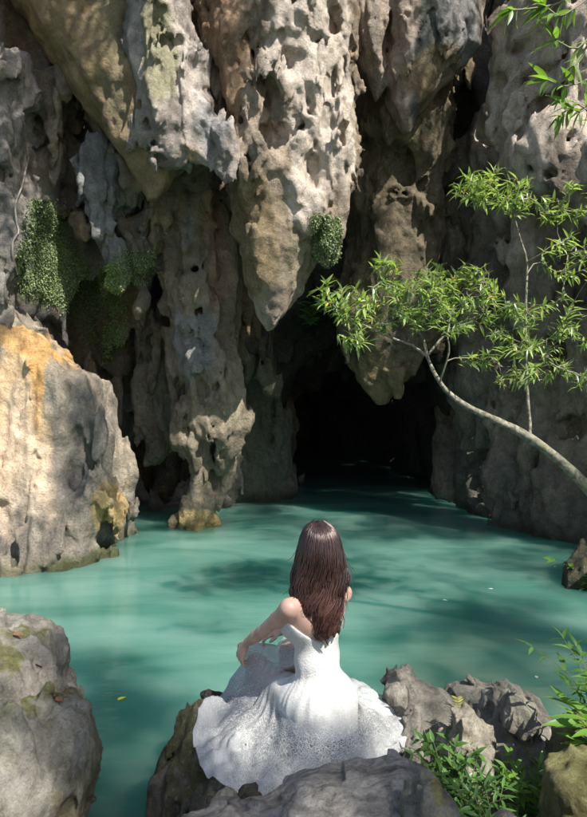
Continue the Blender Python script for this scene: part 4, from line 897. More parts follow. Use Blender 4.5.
# ------------------------------------------------------------------ leafy plants among the rocks
def herb(name, label, base, stems, hgt, lean, leaf, mat, seed, per=7, pair=True, geo=None, spread=1.0, group='small plants on the bank', stem_r=0.003, droop=0.2, toward=(0, 0, 0)):
    rs = np.random.default_rng(seed); base = Vector(base)
    root = empty(name, base, label=label, cat='plant', group=group); ROOTS[root.name] = Vector(base)
    pos, dr, sz = [], [], []
    for i in range(stems):
        a = rs.random() * 6.283; L = hgt * (0.6 + 0.5 * rs.random()); out = lean * (0.3 + 0.9 * rs.random())
        b0 = np.array(base) + np.array([math.cos(a), math.sin(a), 0]) * 0.04 * spread * rs.random(3)
        e = b0 + np.array([math.cos(a) * out, math.sin(a) * out, L]) + np.array(toward) * rs.random()
        mid = (b0 + e) / 2 + np.array([-math.cos(a) * out * 0.25, -math.sin(a) * out * 0.25, L * 0.18])
        path = smooth_path([b0 - np.array([0, 0, 0.05]), b0, mid, e], 5)
        child_mesh('stem', *tube(path, np.linspace(stem_r, stem_r * 0.4, len(path)), 5), M_STEM, root)
        n = len(path)
        for j in range(per):
            t = 0.25 + 0.75 * j / (per - 1); f = t * (n - 1); k = min(int(f), n - 2); q = path[k] + (path[k + 1] - path[k]) * (f - k)
            tg = path[k + 1] - path[k]; tg /= np.linalg.norm(tg); s = np.cross(tg, [0, 0, 1]); s /= np.linalg.norm(s) + 1e-6
            for sg in ((1, -1) if pair else ((1,) if j % 2 else (-1,))):
                pos.append(q); dr.append(tg * 0.55 + s * sg * (0.9 + 0.3 * rs.random()) + np.array([0, 0, 0.25 * rs.normal()]) + 0.2 * rs.normal(size=3)); sz.append(leaf * (0.7 + 0.6 * rs.random()) * (1.15 - 0.5 * abs(t - 0.55)))
        pos.append(path[-1]); dr.append(tg + np.array([0, 0, 0.1])); sz.append(leaf)
    pos, dr, sz = np.array(pos), np.array(dr), np.array(sz)
    M = leaf_frames(pos, dr, sz, rs.normal(size=(len(pos), 3)) * 0.3)
    g = geo or leaf_geo(0.2, 0.25, 0.3); leaf_objects('leaf', [np_mesh('leaf', *g, [mat])], pos[:300], M[:300], root)
    if len(pos) > 300: put(bpy.data.objects.new('foliage', leaf_cloud('foliage', g, pos[300:] - np.array(base), M[300:], [mat])), root, kind='stuff')
    return root
herb('fern_bush', 'dense dark green bush left of the little pale rock', P(450, 818, 2.4), 24, .25, .11, .05, M_HERB, 1, 6, toward=(.0, .05, .02))
herb('leafy_plant', 'low thin-leaved plant spilling over the stones below the dark bush', P(470, 835, 2.15), 14, .20, .11, .055, M_HERB, 2, 6, geo=leaf_geo(0.1, 0.25, 0.3))
herb('leafy_plant', 'bright light green plant in front of the sunlit pale boulder', P(535, 834, 2.3), 22, .23, .11, .054, M_HERB2, 3, 6, geo=leaf_geo(0.16, 0.25, 0.3))
herb('leafy_plant', 'dark thin-leaved plant in the gap by the bottom right corner', P(495, 855, 2.05), 9, .18, .10, .05, M_HERB, 4, 6, geo=leaf_geo(0.12, 0.25, 0.3))
herb('frond_plant', 'tall plant with drooping dark leaflets at the right edge', P(600, 745, 2.45), 10, .34, .17, .075, M_HERB, 8, 7, geo=leaf_geo(0.13, 0.3, 0.3), toward=(-.08, 0, .05))
herb('frond_plant', 'broad bright yellow-green leaves low on the right edge', P(590, 742, 2.3), 5, .13, .12, .13, M_HERB2, 9, 3, geo=leaf_geo(0.13, 0.2, 0.3), toward=(-.06, 0, 0))
herb('leafy_plant', 'tuft of leaves on the dark rock at the pool edge', P(588, 585, 6.85), 9, .30, .30, .14, M_HERB, 10, 4)
herb('fern_tuft', 'ferns sprouting from the rock above the cave mouth left side', P(310, 318, 11.9) - Vector((0, 0, .1)), 10, .5, .40, .16, M_HERB, 12, 6, geo=leaf_geo(0.14, 0.3, 0.3), toward=(0, -.3, 0))
# pale fern frond standing up behind the bush
bf = P(452, 742, 2.6); fern = empty('fern_frond', bf, label='single pale yellow fern frond standing above the dark bush', cat='fern'); ROOTS[fern.name] = Vector(bf)
path = smooth_path([bf, P(456, 728, 2.6), P(460, 712, 2.62), P(457, 698, 2.62)], 6)
child_mesh('stem', *tube(path, np.linspace(.0025, .001, len(path)), 5), M_FERN, fern)
pos, dr, sz = [], [], []
for j in range(3, len(path)):
    for sg in (1, -1): pos.append(path[j]); dr.append([sg, .1, .35]); sz.append(.036 * (1.15 - .85 * abs(j / len(path) - .5)))
leaf_objects('leaf', [np_mesh('leaf', *leaf_geo(0.13, 0.25, 0.2), [M_FERN])], np.array(pos), leaf_frames(np.array(pos), np.array(dr, float), np.array(sz), np.tile([0, -4.0, 0], (len(pos), 1))), fern)
print('plants', time.time() - T0)

# ------------------------------------------------------------------ the seated woman
pel = np.array(P(320, 698, 2.62))
TH = R(40); fw = np.array([-math.sin(TH), math.cos(TH), 0]); lf = np.array([-math.cos(TH), -math.sin(TH), 0]); up = np.array([0, 0, 1.0])
waist = np.array(P(317, 657, 2.62)); chest = np.array(P(315, 622, 2.61)); neck = np.array(P(317, 594, 2.60)); head = np.array(P(319, 556, 2.615))
shL = neck + lf * .160 - up * .028; shR = neck - lf * .160 - up * .028
elL = np.array(P(263, 631, 2.68)); wrL = np.array(P(245, 644, 2.84))
elR = np.array([.165, 2.90, 1.06]); wrR = np.array([-.05, 2.94, .995])
hipL = pel + lf * .085 - up * .02; hipR = pel - lf * .085 - up * .02
knL = np.array(P(257, 665, 2.97)); knR = np.array([-.02, 3.08, .83]); anL = np.array([-.25, 3.06, .42]); anR = np.array([-.06, 3.2, .42])
def oell(c, rl, rf, ru):
    """ellipsoid aligned with the torso axes"""
    B = np.stack([lf, fw, up], 1).astype(np.float32); r = np.array([rl, rf, ru], np.float32); c = np.asarray(c, np.float32)
    def f(p):
        q = (p - c) @ B; k0 = np.linalg.norm(q / r, axis=1) + 1e-6; k1 = np.linalg.norm(q / (r * r), axis=1) + 1e-6
        return (k0 * (k0 - 1) / k1).astype(np.float32)
    return f
torso = union([oell(chest + up * .03, .140, .088, .125), oell(waist, .098, .076, .13), oell(pel + up * .01, .126, .098, .115), oell(pel - fw * .038 - up * .035 + lf * .055, .074, .074, .08), oell(pel - fw * .038 - up * .035 - lf * .055, .074, .074, .08),
               oell(chest + fw * .075 + lf * .06 - up * .01, .055, .05, .055), oell(chest + fw * .075 - lf * .06 - up * .01, .055, .05, .055)], .05)
thighs = union([cone(hipL, knL, .082, .054), cone(hipR, knR, .082, .054)], .02)
def finger(a, d1, d2, d3, l, r):
    b = a + d1 * l * .45; c = b + d2 * l * .32; e = c + d3 * l * .25
    return [cone(a, b, r, r * .95), cone(b, c, r * .95, r * .85), cone(c, e, r * .85, r * .7)]
def hand(wr, fwd, side, nrm, k=1.0):
    """palm from the wrist along fwd; thumb on +side; nrm is the back of the hand"""
    pc = wr + fwd * .045; prim = [cone(wr - fwd * .005, pc, .021, .026), cone(pc + side * .016, pc + side * .020 + fwd * .028, .015, .012), cone(pc - side * .014, pc - side * .022 + fwd * .026, .014, .011), cone(pc, pc + fwd * .034, .018, .012)]
    dn = -nrm
    for off, l in ((.030, .068), (.010, .075), (-.010, .070), (-.029, .055)):
        a = pc + fwd * .030 + side * off; sp = side * off * 3
        prim += finger(a, fwd * .85 + dn * .4 + sp, fwd * .35 + dn * .9, fwd * .1 + dn * 1.0, l, .0070)
    prim += finger(pc + side * .024 - fwd * .018, fwd * .6 + side * .75 + dn * .2, fwd * .85 + side * .3 + dn * .35, fwd * .9 + dn * .4, .058, .0092)
    return union(prim, .007)
fdL = (knL + np.array([-.045, .01, .045]) - wrL); fdL /= np.linalg.norm(fdL); fdL = np.array([-.32, .22, -.85]); fdL /= np.linalg.norm(fdL)
sdL = np.cross(fdL, np.array([-.75, -.55, .2])); sdL /= np.linalg.norm(sdL); nrL = np.cross(sdL, fdL)
fdR = np.array([-.9, .05, -.2]); fdR /= np.linalg.norm(fdR); sdR = np.cross(np.array([0, -.2, 1]), fdR); sdR /= np.linalg.norm(sdR); nrR = np.cross(fdR, sdR)
HT = R(12); hf = np.array([-math.sin(HT), math.cos(HT), -.12]); hf /= np.linalg.norm(hf); hl = np.array([-math.cos(HT), -math.sin(HT), 0]); hu = np.cross(hf, hl) * -1
if hu[2] < 0: hu = -hu
def hp(f, l, u): return head + hf * f + hl * l + hu * u
headsdf = union([ellipsoid(hp(-.012, 0, .022), (.074, .090, .092)), ellipsoid(hp(.030, 0, -.035), (.056, .060, .075)), cone(hp(.075, 0, -.098), hp(.03, 0, -.09), .022, .04), cone(hp(.090, 0, .005), hp(.104, 0, -.030), .009, .013),
                 cone(hp(.078, .02, -.062), hp(.078, -.02, -.062), .010, .010), ellipsoid(hp(0, .075, -.015), (.012, .020, .03)), ellipsoid(hp(0, -.075, -.015), (.012, .020, .03))], .025)
headsdf = minus(headsdf, [ellipsoid(hp(.092, .032, .004), (.017, .014, .011)), ellipsoid(hp(.092, -.032, .004), (.017, .014, .011))], .012)
eyes = union([ellipsoid(hp(.072, .032, .003), (.013, .013, .013)), ellipsoid(hp(.072, -.032, .003), (.013, .013, .013))], .001)
arms = union([cone(shL, shL + (elL - shL) * .45, .033, .031), cone(shL + (elL - shL) * .45, elL, .031, .027), cone(elL, elL + (wrL - elL) * .35, .027, .028), cone(elL + (wrL - elL) * .35, wrL, .028, .018),
              cone(shR, elR, .033, .027), cone(elR, elR + (wrR - elR) * .35, .027, .028), cone(elR + (wrR - elR) * .35, wrR, .028, .018)], .012)
shoulders = union([cone(neck - up * .02, shL, .040, .030), cone(neck - up * .02, shR, .040, .030), cone(neck - up * .05, head - hf * .02 - up * .02, .050, .046), cone(neck - up * .07 - fw * .02 + lf * .05, neck - up * .07 - fw * .02 - lf * .05, .055, .055),
                   oell(chest - fw * .05 + lf * .06 + up * .05, .045, .035, .06), oell(chest - fw * .05 - lf * .06 + up * .05, .045, .035, .06)], .04)
legs = union([cone(hipL, knL, .080, .052), cone(hipR, knR, .080, .052), cone(knL, knL + (anL - knL) * .35, .050, .050), cone(knL + (anL - knL) * .35, anL, .050, .030), cone(knR, knR + (anR - knR) * .35, .05, .05), cone(knR + (anR - knR) * .35, anR, .05, .03),
              cone(anL, anL + np.array([-.05, .15, -.05]), .034, .022), cone(anR, anR + np.array([-.05, .15, -.05]), .034, .022)], .02)
def body(p):
    d = smin(torso(p), shoulders(p), .05); d = smin(d, arms(p), .045); d = smin(d, legs(p), .04); d = smin(d, headsdf(p), .02); d = np.minimum(d, eyes(p))
    d = smin(d, hand(wrL, fdL, sdL, nrL)(p), .008); return smin(d, hand(wrR, fdR, sdR, nrR)(p), .008)
def skin_material():
    b = NT('skin'); pos = b.n('ShaderNodeNewGeometry').outputs['Position']; n = b.noise(pos, 14, 4, 0.6)
    c = b.mixc(b.rng(n, 0.35, 0.65, 0, 1), (0.50, 0.305, 0.225, 1), (0.60, 0.39, 0.30, 1))
    p = b.n('ShaderNodeBsdfPrincipled', {'Base Color': c, 'Roughness': 0.5, 'Subsurface Weight': 0.12, 'Subsurface Radius': (0.02, 0.008, 0.004), 'Subsurface Scale': 1.0, 'Normal': b.bump(b.noise(pos, 400, 3), 0.05, 0.001)})
    return b.finish(p.outputs[0])
M_SKIN = skin_material()
person = empty('person', pel - up * .12, label='woman with long dark hair in a white lace dress seated on the rock, back turned', cat='person'); ROOTS['person'] = Vector(pel - up * .12)
V, F = mesh_sdf(body, (-.42, 2.36, .30), (.36, 3.45, 1.62), .0052, .03)
child_mesh('body', V, F, M_SKIN, person)
print('body', time.time() - T0, len(V))
# dress: strapless satin slip with a lace skirt over it
def satin():
    b = NT('ivory_satin'); pos = b.n('ShaderNodeNewGeometry').outputs['Position']
    st = b.n('ShaderNodeVectorMath', {0: pos, 1: (1.0, 1.0, 1.6)}, operation='MULTIPLY').outputs[0]
    n = b.noise(st, 17, 3, 0.5, 1.5); ve = b.rng(b.n('ShaderNodeTexVoronoi', {'Vector': pos, 'Scale': 105.0}, feature='DISTANCE_TO_EDGE').outputs['Distance'], 0.03, 0.16, 1.0, 0.0)
    cc = b.mixc(ve, (0.53, 0.515, 0.475, 1), (0.63, 0.615, 0.58, 1))
    p = b.n('ShaderNodeBsdfPrincipled', {'Base Color': cc, 'Roughness': 0.85, 'Sheen Weight': 0.2, 'Specular IOR Level': 0.12, 'Normal': b.bump(ve, 0.28, 0.002, b.bump(n, 0.4, 0.007))})
    return b.finish(p.outputs[0])
M_SATIN = satin()
thd = (knL + knR - hipL - hipR); thd /= np.linalg.norm(thd)
def slip(p):
    d = smin(torso(p), thighs(p), .06) - .013
    f = (p - chest) @ fw; side = (p - chest) @ lf
    w_ = p - pel; an = np.arctan2(w_ @ lf, -(w_ @ fw)); lowf = sstep(.03, -.16, p[:, 2] - waist[2])
    d = d - .0022 * lowf * (np.sin(an * 11 + 2.6 * np.sin(an * 4.3 + 1) + 14 * p[:, 2]) + .6 * np.sin(an * 23 - 20 * p[:, 2] + 2 * np.sin(an * 7)) - .2)
    d = smin(d, cone(pel - fw * .02 + up * .02, pel - fw * .04 - up * .14, .085, .145)(p), .07)
    d = smax(d, (pel[2] - .105) - p[:, 2], .01)
    top = 1.105 + np.clip(.42 * f + .055 * np.abs(side) / .1, 0, .12)
    d = smax(d, p[:, 2] - top, .006)
    return smax(d, (p - pel) @ thd - .19, .03)
V, F = mesh_sdf(slip, (-.25, 2.38, .60), (.36, 3.1, 1.30), .0055, .03)
dress = child_mesh('dress', V, F, M_SATIN, person, label='ivory strapless satin bodice and slip'); ROOTS[dress.name] = ROOTS['person']
def lace():
    b = NT('white_lace')
    uv = b.n('ShaderNodeUVMap', uv_map='UVMap').outputs[0]
    dens = b.n('ShaderNodeVertexColor', layer_name='Col').outputs[0]
    w = b.noise(uv, 9, 3, 0.5); 
    wv = b.n('ShaderNodeVectorMath', {0: uv, 1: b.n('ShaderNodeVectorMath', {0: b.n('ShaderNodeTexNoise', {'Vector': uv, 'Scale': 16.0, 'Detail': 2.0}).outputs[1], 1: (0.05, 0.05, 0.0)}, operation='MULTIPLY').outputs[0]}, operation='ADD').outputs[0]
    def vor(vec, sc, feat='DISTANCE_TO_EDGE'):
        n = b.n('ShaderNodeTexVoronoi', {'Vector': vec, 'Scale': sc}, feature=feat); return n.outputs['Distance']
    e1 = b.rng(vor(wv, 84), 0.04, 0.13, 1.0, 0.0)                       # cords between the motifs
    ring = b.math('ABSOLUTE', b.math('SUBTRACT', b.math('FRACT', b.math('MULTIPLY', vor(wv, 48, 'F1'), 4.6)), 0.5))
    e2 = b.rng(ring, 0.12, 0.22, 1.0, 0.0)                              # petals
    e3 = b.rng(vor(uv, 150), 0.06, 0.14, 1.0, 0.0)                      # fine net
    thr = b.math('MAXIMUM', e1, b.math('MULTIPLY', e2, 0.85))
    net = b.math('MULTIPLY', e3, 0.45)
    sp = b.n('ShaderNodeSeparateColor', {0: dens}); al = b.math('MAXIMUM', b.math('MULTIPLY', b.math('MAXIMUM', thr, net), sp.outputs[1]), sp.outputs[0])
    c = b.mixc(thr, (0.50, 0.51, 0.51, 1), (0.64, 0.64, 0.62, 1))
    nb = b.bump(thr, 0.35, 0.002)
    p = b.n('ShaderNodeBsdfPrincipled', {'Base Color': c, 'Roughness': 0.8, 'Normal': nb, 'Specular IOR Level': 0.2})
    tl = b.n('ShaderNodeBsdfTranslucent', {'Color': (0.6, 0.6, 0.58, 1)})
    s = b.n('ShaderNodeMixShader', {0: 0.3, 1: p.outputs[0], 2: tl.outputs[0]}).outputs[0]
    tr = b.n('ShaderNodeBsdfTransparent').outputs[0]
    return b.finish(b.n('ShaderNodeMixShader', {0: al, 1: tr, 2: s}).outputs[0])
M_LACE = lace()
from mathutils.bvhtree import BVHTree
seat_o = [o for o in bpy.data.objects if o.get('label', '').startswith('dark mossy rock carrying')][0]
sv = np.empty(len(seat_o.data.vertices) * 3, np.float32); seat_o.data.vertices.foreach_get('co', sv); sv = sv.reshape(-1, 3)
bvh = BVHTree.FromPolygons(sv.tolist(), [tuple(p.vertices) for p in seat_o.data.polygons])
NPHI, NT_ = 380, 110
phi = np.linspace(0, 2 * math.pi, NPHI, endpoint=False)
ux = np.stack([np.cos(phi), np.sin(phi)], 1)
ctr = np.array([-.02, 2.80])
def hull_r(c1, r1, pts):
    r = np.zeros(NPHI)
    for t in np.linspace(0.02, 0.9, 177):
        q = ctr + ux * t; d = np.full(NPHI, 9.0)
        for c2, r2 in pts:
            ab = c2 - c1; s = np.clip(((q - c1) @ ab) / (ab @ ab), 0, 1)
            d = np.minimum(d, np.linalg.norm(q - c1 - s[:, None] * ab, axis=1) - (r1 + (r2 - r1) * s))
        r = np.where(d < 0, t, r)
    kk = np.exp(-0.5 * (np.arange(-14, 15) / 6.0)**2); kk /= kk.sum()
    return np.convolve(np.concatenate([r[-14:], r, r[:14]]), kk, 'valid')
p2, kl, kr = pel[:2], knL[:2], knR[:2]
_a = phi - math.atan2(fw[1], fw[0]); L0 = waist[:2] + np.cos(_a)[:, None] * .055 * fw[:2] + np.sin(_a)[:, None] * .075 * lf[:2]
L1 = ctr + ux * hull_r(p2, .118, [(kl, .062), (kr, .062)])[:, None]
L2 = ctr + ux * hull_r(p2 - fw[:2] * .01, .158, [(kl, .080), (kr, .085)])[:, None]
L3 = ctr + ux * hull_r(p2 - fw[:2] * .02, .205, [(kl + np.array([-.03, -.02]), .115), (kr, .12)])[:, None]
hem = [(193, 745, .64), (200, 762, .63), (218, 780, .62), (243, 799, .60), (262, 803, .60), (290, 800, .60), (330, 792, .60), (372, 776, .61), (398, 754, .62), (408, 735, .62), (404, 715, .62), (390, 700, .62), (368, 688, .62), (352, 680, .62)]
hp_ = []
for x, y, z in hem:
    D = (CAM_H - z) * FOC / (y - PY0); hp_.append(((x - PX0) / FOC * D, D, z))
hp_ += [(.20, 3.22, .50), (.05, 3.33, .42), (-.12, 3.34, .40), (-.28, 3.24, .42), (-.37, 3.05, .50), (-.40, 2.86, .60), (-.43, 2.72, .64)]
hp_ = np.array(hp_); ang = np.arctan2(hp_[:, 1] - ctr[1], hp_[:, 0] - ctr[0]) % (2 * math.pi); o_ = np.argsort(ang)
rad = np.linalg.norm(hp_[:, :2] - ctr, axis=1)
rh_ = np.interp(phi, ang[o_], rad[o_], period=2 * math.pi); zh = np.interp(phi, ang[o_], hp_[o_, 2], period=2 * math.pi)
L5 = ctr + ux * rh_[:, None]
L4 = ctr + (L3 - ctr) * .45 + (L5 - ctr) * .55
z0, z1, z2 = np.full(NPHI, waist[2] + .0), np.full(NPHI, .905), np.full(NPHI, .82)
# the lap: keep the cloth above thighs and knees
z3 = np.full(NPHI, .735); z4 = np.maximum(.668, zh + .02); z5 = zh
LV = [L0, L1, L2, L3, L4, L5]; ZV = [z0, z1, z2, z3, z4, z5]; kn = np.array([0, .22, .40, .58, .74, 1.0])
tt = np.linspace(0, 1, NT_)
XY = np.zeros((NT_, NPHI, 2)); Z = np.zeros((NT_, NPHI))
for i, t in enumerate(tt):
    k = min(np.searchsorted(kn, t, 'right') - 1, 4); f = (t - kn[k]) / (kn[k + 1] - kn[k])
    XY[i] = LV[k] * (1 - f) + LV[k + 1] * f; Z[i] = ZV[k] * (1 - f) + ZV[k + 1] * f
for _ in range(3):  # ease the knuckles between the levels
    XY[1:-1] = (XY[:-2] + 2 * XY[1:-1] + XY[2:]) / 4; Z[1:-1] = (Z[:-2] + 2 * Z[1:-1] + Z[2:]) / 4
arc = np.cumsum(np.concatenate([[0], np.linalg.norm(np.diff(np.concatenate([L5, L5[:1]]), axis=0), axis=1)]))[:-1]
gP = np.stack([np.cos(phi)[None] * .5 + 0 * tt[:, None], np.sin(phi)[None] * .5 + 0 * tt[:, None], .16 * tt[:, None] + 0 * phi[None]], -1).reshape(-1, 3).astype(np.float32)
f1 = nz(TB, gP, 1.15, .13).reshape(NT_, NPHI); f2 = nz(TB, gP, 2.6, .47).reshape(NT_, NPHI); f3 = nz(TF, gP, 1.4, .71).reshape(NT_, NPHI)
fold = (1 - 1.5 * np.abs(f1)) * .55 + .35 * f2
A = np.interp(tt, [0, .2, .4, .6, .8, 1], [0, .003, .010, .018, .018, .012])[:, None]
XY = XY + ux[None] * (fold * A)[..., None]
pt = np.concatenate([XY, Z[..., None]], -1).reshape(-1, 3)
tq = np.stack([pt[:, 0], pt[:, 1], np.zeros(len(pt))], 1).astype(np.float32)
wr_ = (.016 * (1 - 1.4 * np.abs(nz(TB, tq, (2.2, 3.0, 1), .3))) + .010 * nz(TF, tq, 3.2, .6)).reshape(NT_, NPHI) * np.interp(tt, [.55, .8, 1], [0, 1, .8])[:, None]
Z = Z + wr_
lap = np.concatenate([XY, Z[..., None]], -1).reshape(-1, 3)
# rest on thighs and knees, then on the rock
lapf = lap.astype(np.float32); und = union([torso, thighs], .05)
for _ in range(5):
    d = und(lapf) - .022; lapf[:, 2] += np.where((d < 0) & (lapf[:, 2] > .70) & ((lapf - pel) @ thd > .06), -d * .9, 0)
for i in range(len(lapf)):
    if lapf[i, 2] < .80:
        h_ = bvh.ray_cast(Vector((lapf[i, 0], lapf[i, 1], 1.2)), Vector((0, 0, -1)))[0]
        if h_ is not None and lapf[i, 2] < h_.z + .012: lapf[i, 2] = h_.z + .012 + .25 * max(0, wr_.ravel()[i])
gz = lapf.reshape(NT_, NPHI, 3).copy()
for _ in range(5):
    a_ = (np.roll(gz, 1, 1) + np.roll(gz, -1, 1)) / 2; gz = gz * .4 + a_ * .6
    gz[1:-1] = gz[1:-1] * .5 + (gz[:-2] + gz[2:]) * .25
lapf = gz.reshape(-1, 3)
for i in range(len(lapf)):
    if lapf[i, 2] < .80:
        h_ = bvh.ray_cast(Vector((lapf[i, 0], lapf[i, 1], 1.2)), Vector((0, 0, -1)))[0]
        if h_ is not None and lapf[i, 2] < h_.z + .010: lapf[i, 2] = h_.z + .010
ii = np.arange(NT_ * NPHI).reshape(NT_, NPHI); nx_ = np.roll(ii, -1, 1)
F = np.stack([ii[:-1], ii[1:], nx_[1:], nx_[:-1]], -1).reshape(-1, 4)
scal = .5 + .5 * np.abs(np.sin(phi * 26))
vlen = np.cumsum(np.concatenate([[0], np.linalg.norm(np.diff(np.concatenate([XY, Z[..., None]], -1).mean(1), axis=0), axis=1)])) * 1.15 + tt * .5
uvs = np.stack([np.tile(arc, (NT_, 1)), np.tile((tt * .75)[:, None], (1, NPHI))], -1).reshape(-1, 2)
dn_ = np.interp(tt, [0, .15, .45, .6, .72, .95, 1], [.35, .22, .14, .25, .66, .86, .80])[:, None] + .10 * f3
bk = sstep(.25, .65, -(ux @ fw[:2]))[None, :]                                   # 1 over the hips and back, where the lace is sheer over the slip
thin = 1 - bk * sstep(.54, .37, tt)[:, None]
Cc = np.stack([np.clip(dn_ * thin, 0, 1).reshape(-1), thin.reshape(-1), 0 * thin.reshape(-1)], 1)
def skirt_mesh(VV, nm):
    me = np_mesh(nm, VV - np.array(ROOTS['person'], np.float32), F, [M_LACE], True, Cc, uvs); return me
put(bpy.data.objects.new('skirt', skirt_mesh(lapf, 'skirt')), dress, label='gathered white lace skirt spread over the rock')
print('skirt', time.time() - T0)
# hair
rows = np.array([(520, 316, 322, 2.615, .02), (523, 309, 328, 2.61, .06), (528, 304, 335, 2.61, .09), (537, 300, 340, 2.605, .108), (550, 297, 343, 2.60, .115), (563, 295, 345, 2.595, .112), (578, 292, 346, 2.585, .10), (592, 292, 347, 2.565, .085), (606, 296, 347, 2.55, .075), (618, 303, 345, 2.545, .068), (630, 311, 342, 2.54, .058), (640, 317, 338, 2.535, .045), (650, 322, 333, 2.535, .03)], float)
hz = CAM_H - (rows[:, 0] - PY0) / FOC * rows[:, 3]; hcx = ((rows[:, 1] + rows[:, 2]) / 2 - PX0) / FOC * rows[:, 3]; hrx = (rows[:, 2] - rows[:, 1]) / 2 / FOC * rows[:, 3]
ztop, zbot = hz[0], hz[-1]
def hair_at(z, psi, rho):
    cx = np.interp(-z, -hz, hcx); rx = np.interp(-z, -hz, hrx); cy = np.interp(-z, -hz, rows[:, 3]); ry = np.interp(-z, -hz, rows[:, 4])
    return np.stack([cx + rx * np.sin(psi) * rho, cy - ry * np.cos(psi) * rho, z], -1)
def hair_core(p):
    z = p[:, 2]; cx = np.interp(-z, -hz, hcx); rx = np.interp(-z, -hz, hrx) * .84; cy = np.interp(-z, -hz, rows[:, 3]); ry = np.interp(-z, -hz, rows[:, 4]) * .86
    x = (p[:, 0] - cx) / rx; y = (p[:, 1] - cy) / ry; k0 = np.sqrt(x * x + y * y) + 1e-6; k1 = np.sqrt((x / rx)**2 + (y / ry)**2) + 1e-6
    d = np.maximum(k0 * (k0 - 1) / k1, np.maximum(z - ztop + .012, zbot + .07 - z))
    d = d + .006 * np.sin(p[:, 0] * 260 + 10 * np.sin(z * 18))
    cap = ellipsoid(hp(-.012, 0, .026), (.082, .097, .098))(p)
    cap = smax(cap, (p - hp(.045, 0, 0)) @ hf.astype(np.float32), .01)
    return smin(d, cap, .01)
V, F2 = mesh_sdf(hair_core, (-.1, 2.40, .95), (.36, 2.78, 1.62), .006, .03)
def hair_material():
    b = NT('dark_auburn_hair'); c = b.n('ShaderNodeVertexColor', layer_name='Col').outputs[0]
    g = b.n('ShaderNodeNewGeometry').outputs['Random Per Island']
    c = b.mul(c, b.gray(b.rng(g, 0, 1, 0.55, 1.6)))
    p = b.n('ShaderNodeBsdfPrincipled', {'Base Color': c, 'Roughness': 0.34, 'Specular IOR Level': 0.65, 'Specular Tint': (1.0, 0.82, 0.80, 1)})
    return b.finish(p.outputs[0])
M_HAIR = hair_material()
def hair_col(z):
    t = np.clip((1.50 - z) / .40, 0, 1); return mix((0.026, 0.015, 0.013), (0.088, 0.040, 0.031), t.astype(np.float32))
off_ = np.array(ROOTS['person'], np.float32)
hair = put(bpy.data.objects.new('hair', np_mesh('hair', V - off_, F2, [M_HAIR], True, hair_col(V[:, 2]) * .6)), person, label='long wavy dark auburn hair falling down the back')
rs = np.random.default_rng(21); NS, NK = 2400, 17
lock = rs.integers(0, 46, NS); lpsi = np.linspace(-1.75, 1.75, 46) + rs.normal(size=46) * .1; lph = rs.random(46) * 6.283; lend = rs.random(46); lamp = .6 + .8 * rs.random(46)
psi0 = lpsi[lock] + rs.normal(size=NS) * .13
zend = np.interp(np.abs(psi0), [0, .8, 1.7], [zbot + .005, zbot + .05, zbot + .20]) + .12 * lend[lock] + .10 * rs.random(NS)**2
zst = ztop - .004 - .10 * rs.random(NS)**3
rho0 = .86 + .16 * rs.random(NS)
s_ = np.linspace(0, 1, NK)
z = zst[:, None] + (zend - zst)[:, None] * s_[None]
dz = np.clip((1.50 - z) / .45, 0, 1)
psi = psi0[:, None] * (1 - .12 * dz) + (.50 * lamp[lock][:, None] * np.sin(z * 27 + lph[lock][:, None]) + .05 * rs.normal(size=NS)[:, None]) * dz
rho = rho0[:, None] + (.30 * lamp[lock][:, None] * np.cos(z * 27 + lph[lock][:, None] + .8) + .02 * rs.normal(size=(NS, 1))) * dz
pts = hair_at(z, psi, rho)
wisp = np.argsort(rs.random(NS))[:70]; sgn = np.where(rs.random(70) < .75, 1, -1)
pts[wisp, :, 0] += (sgn * (.01 + .028 * rs.random(70)))[:, None] * (s_[None]**3) * 1.2; pts[wisp, :, 2] += .03 * (s_**4)[None]
w_ = .0012 + .0006 * rs.random(NS)
taper = np.interp(s_, [0, .1, .75, 1], [.8, 1, 1, .25])
tg = np.gradient(pts, axis=1); tg /= np.linalg.norm(tg, axis=2, keepdims=True) + 1e-9
sd = np.cross(tg, np.array([.1, -1, .15])); sd /= np.linalg.norm(sd, axis=2, keepdims=True) + 1e-9; nn = np.cross(sd, tg)
rr_ = (w_[:, None] * taper[None])[..., None]
ring = np.stack([pts + sd * rr_, pts - sd * rr_ * .5 + nn * rr_ * .87, pts - sd * rr_ * .5 - nn * rr_ * .87], 2)   # NS,NK,3,3
Vh = ring.reshape(-1, 3); bi = (np.arange(NS) * NK * 3)[:, None, None] + (np.arange(NK - 1) * 3)[None, :, None]
Fh = np.stack([np.stack([bi[..., 0] + k, bi[..., 0] + (k + 1) % 3, bi[..., 0] + 3 + (k + 1) % 3, bi[..., 0] + 3 + k], -1) for k in range(3)], 2).reshape(-1, 4)
lv = np.repeat((.6 + .9 * rs.random(46))[lock], NK * 3)[:, None]
put(bpy.data.objects.new('strands', np_mesh('strands', Vh - off_, Fh, [M_HAIR], True, hair_col(Vh[:, 2]) * lv)), hair, kind='stuff')
print('hair', time.time() - T0)

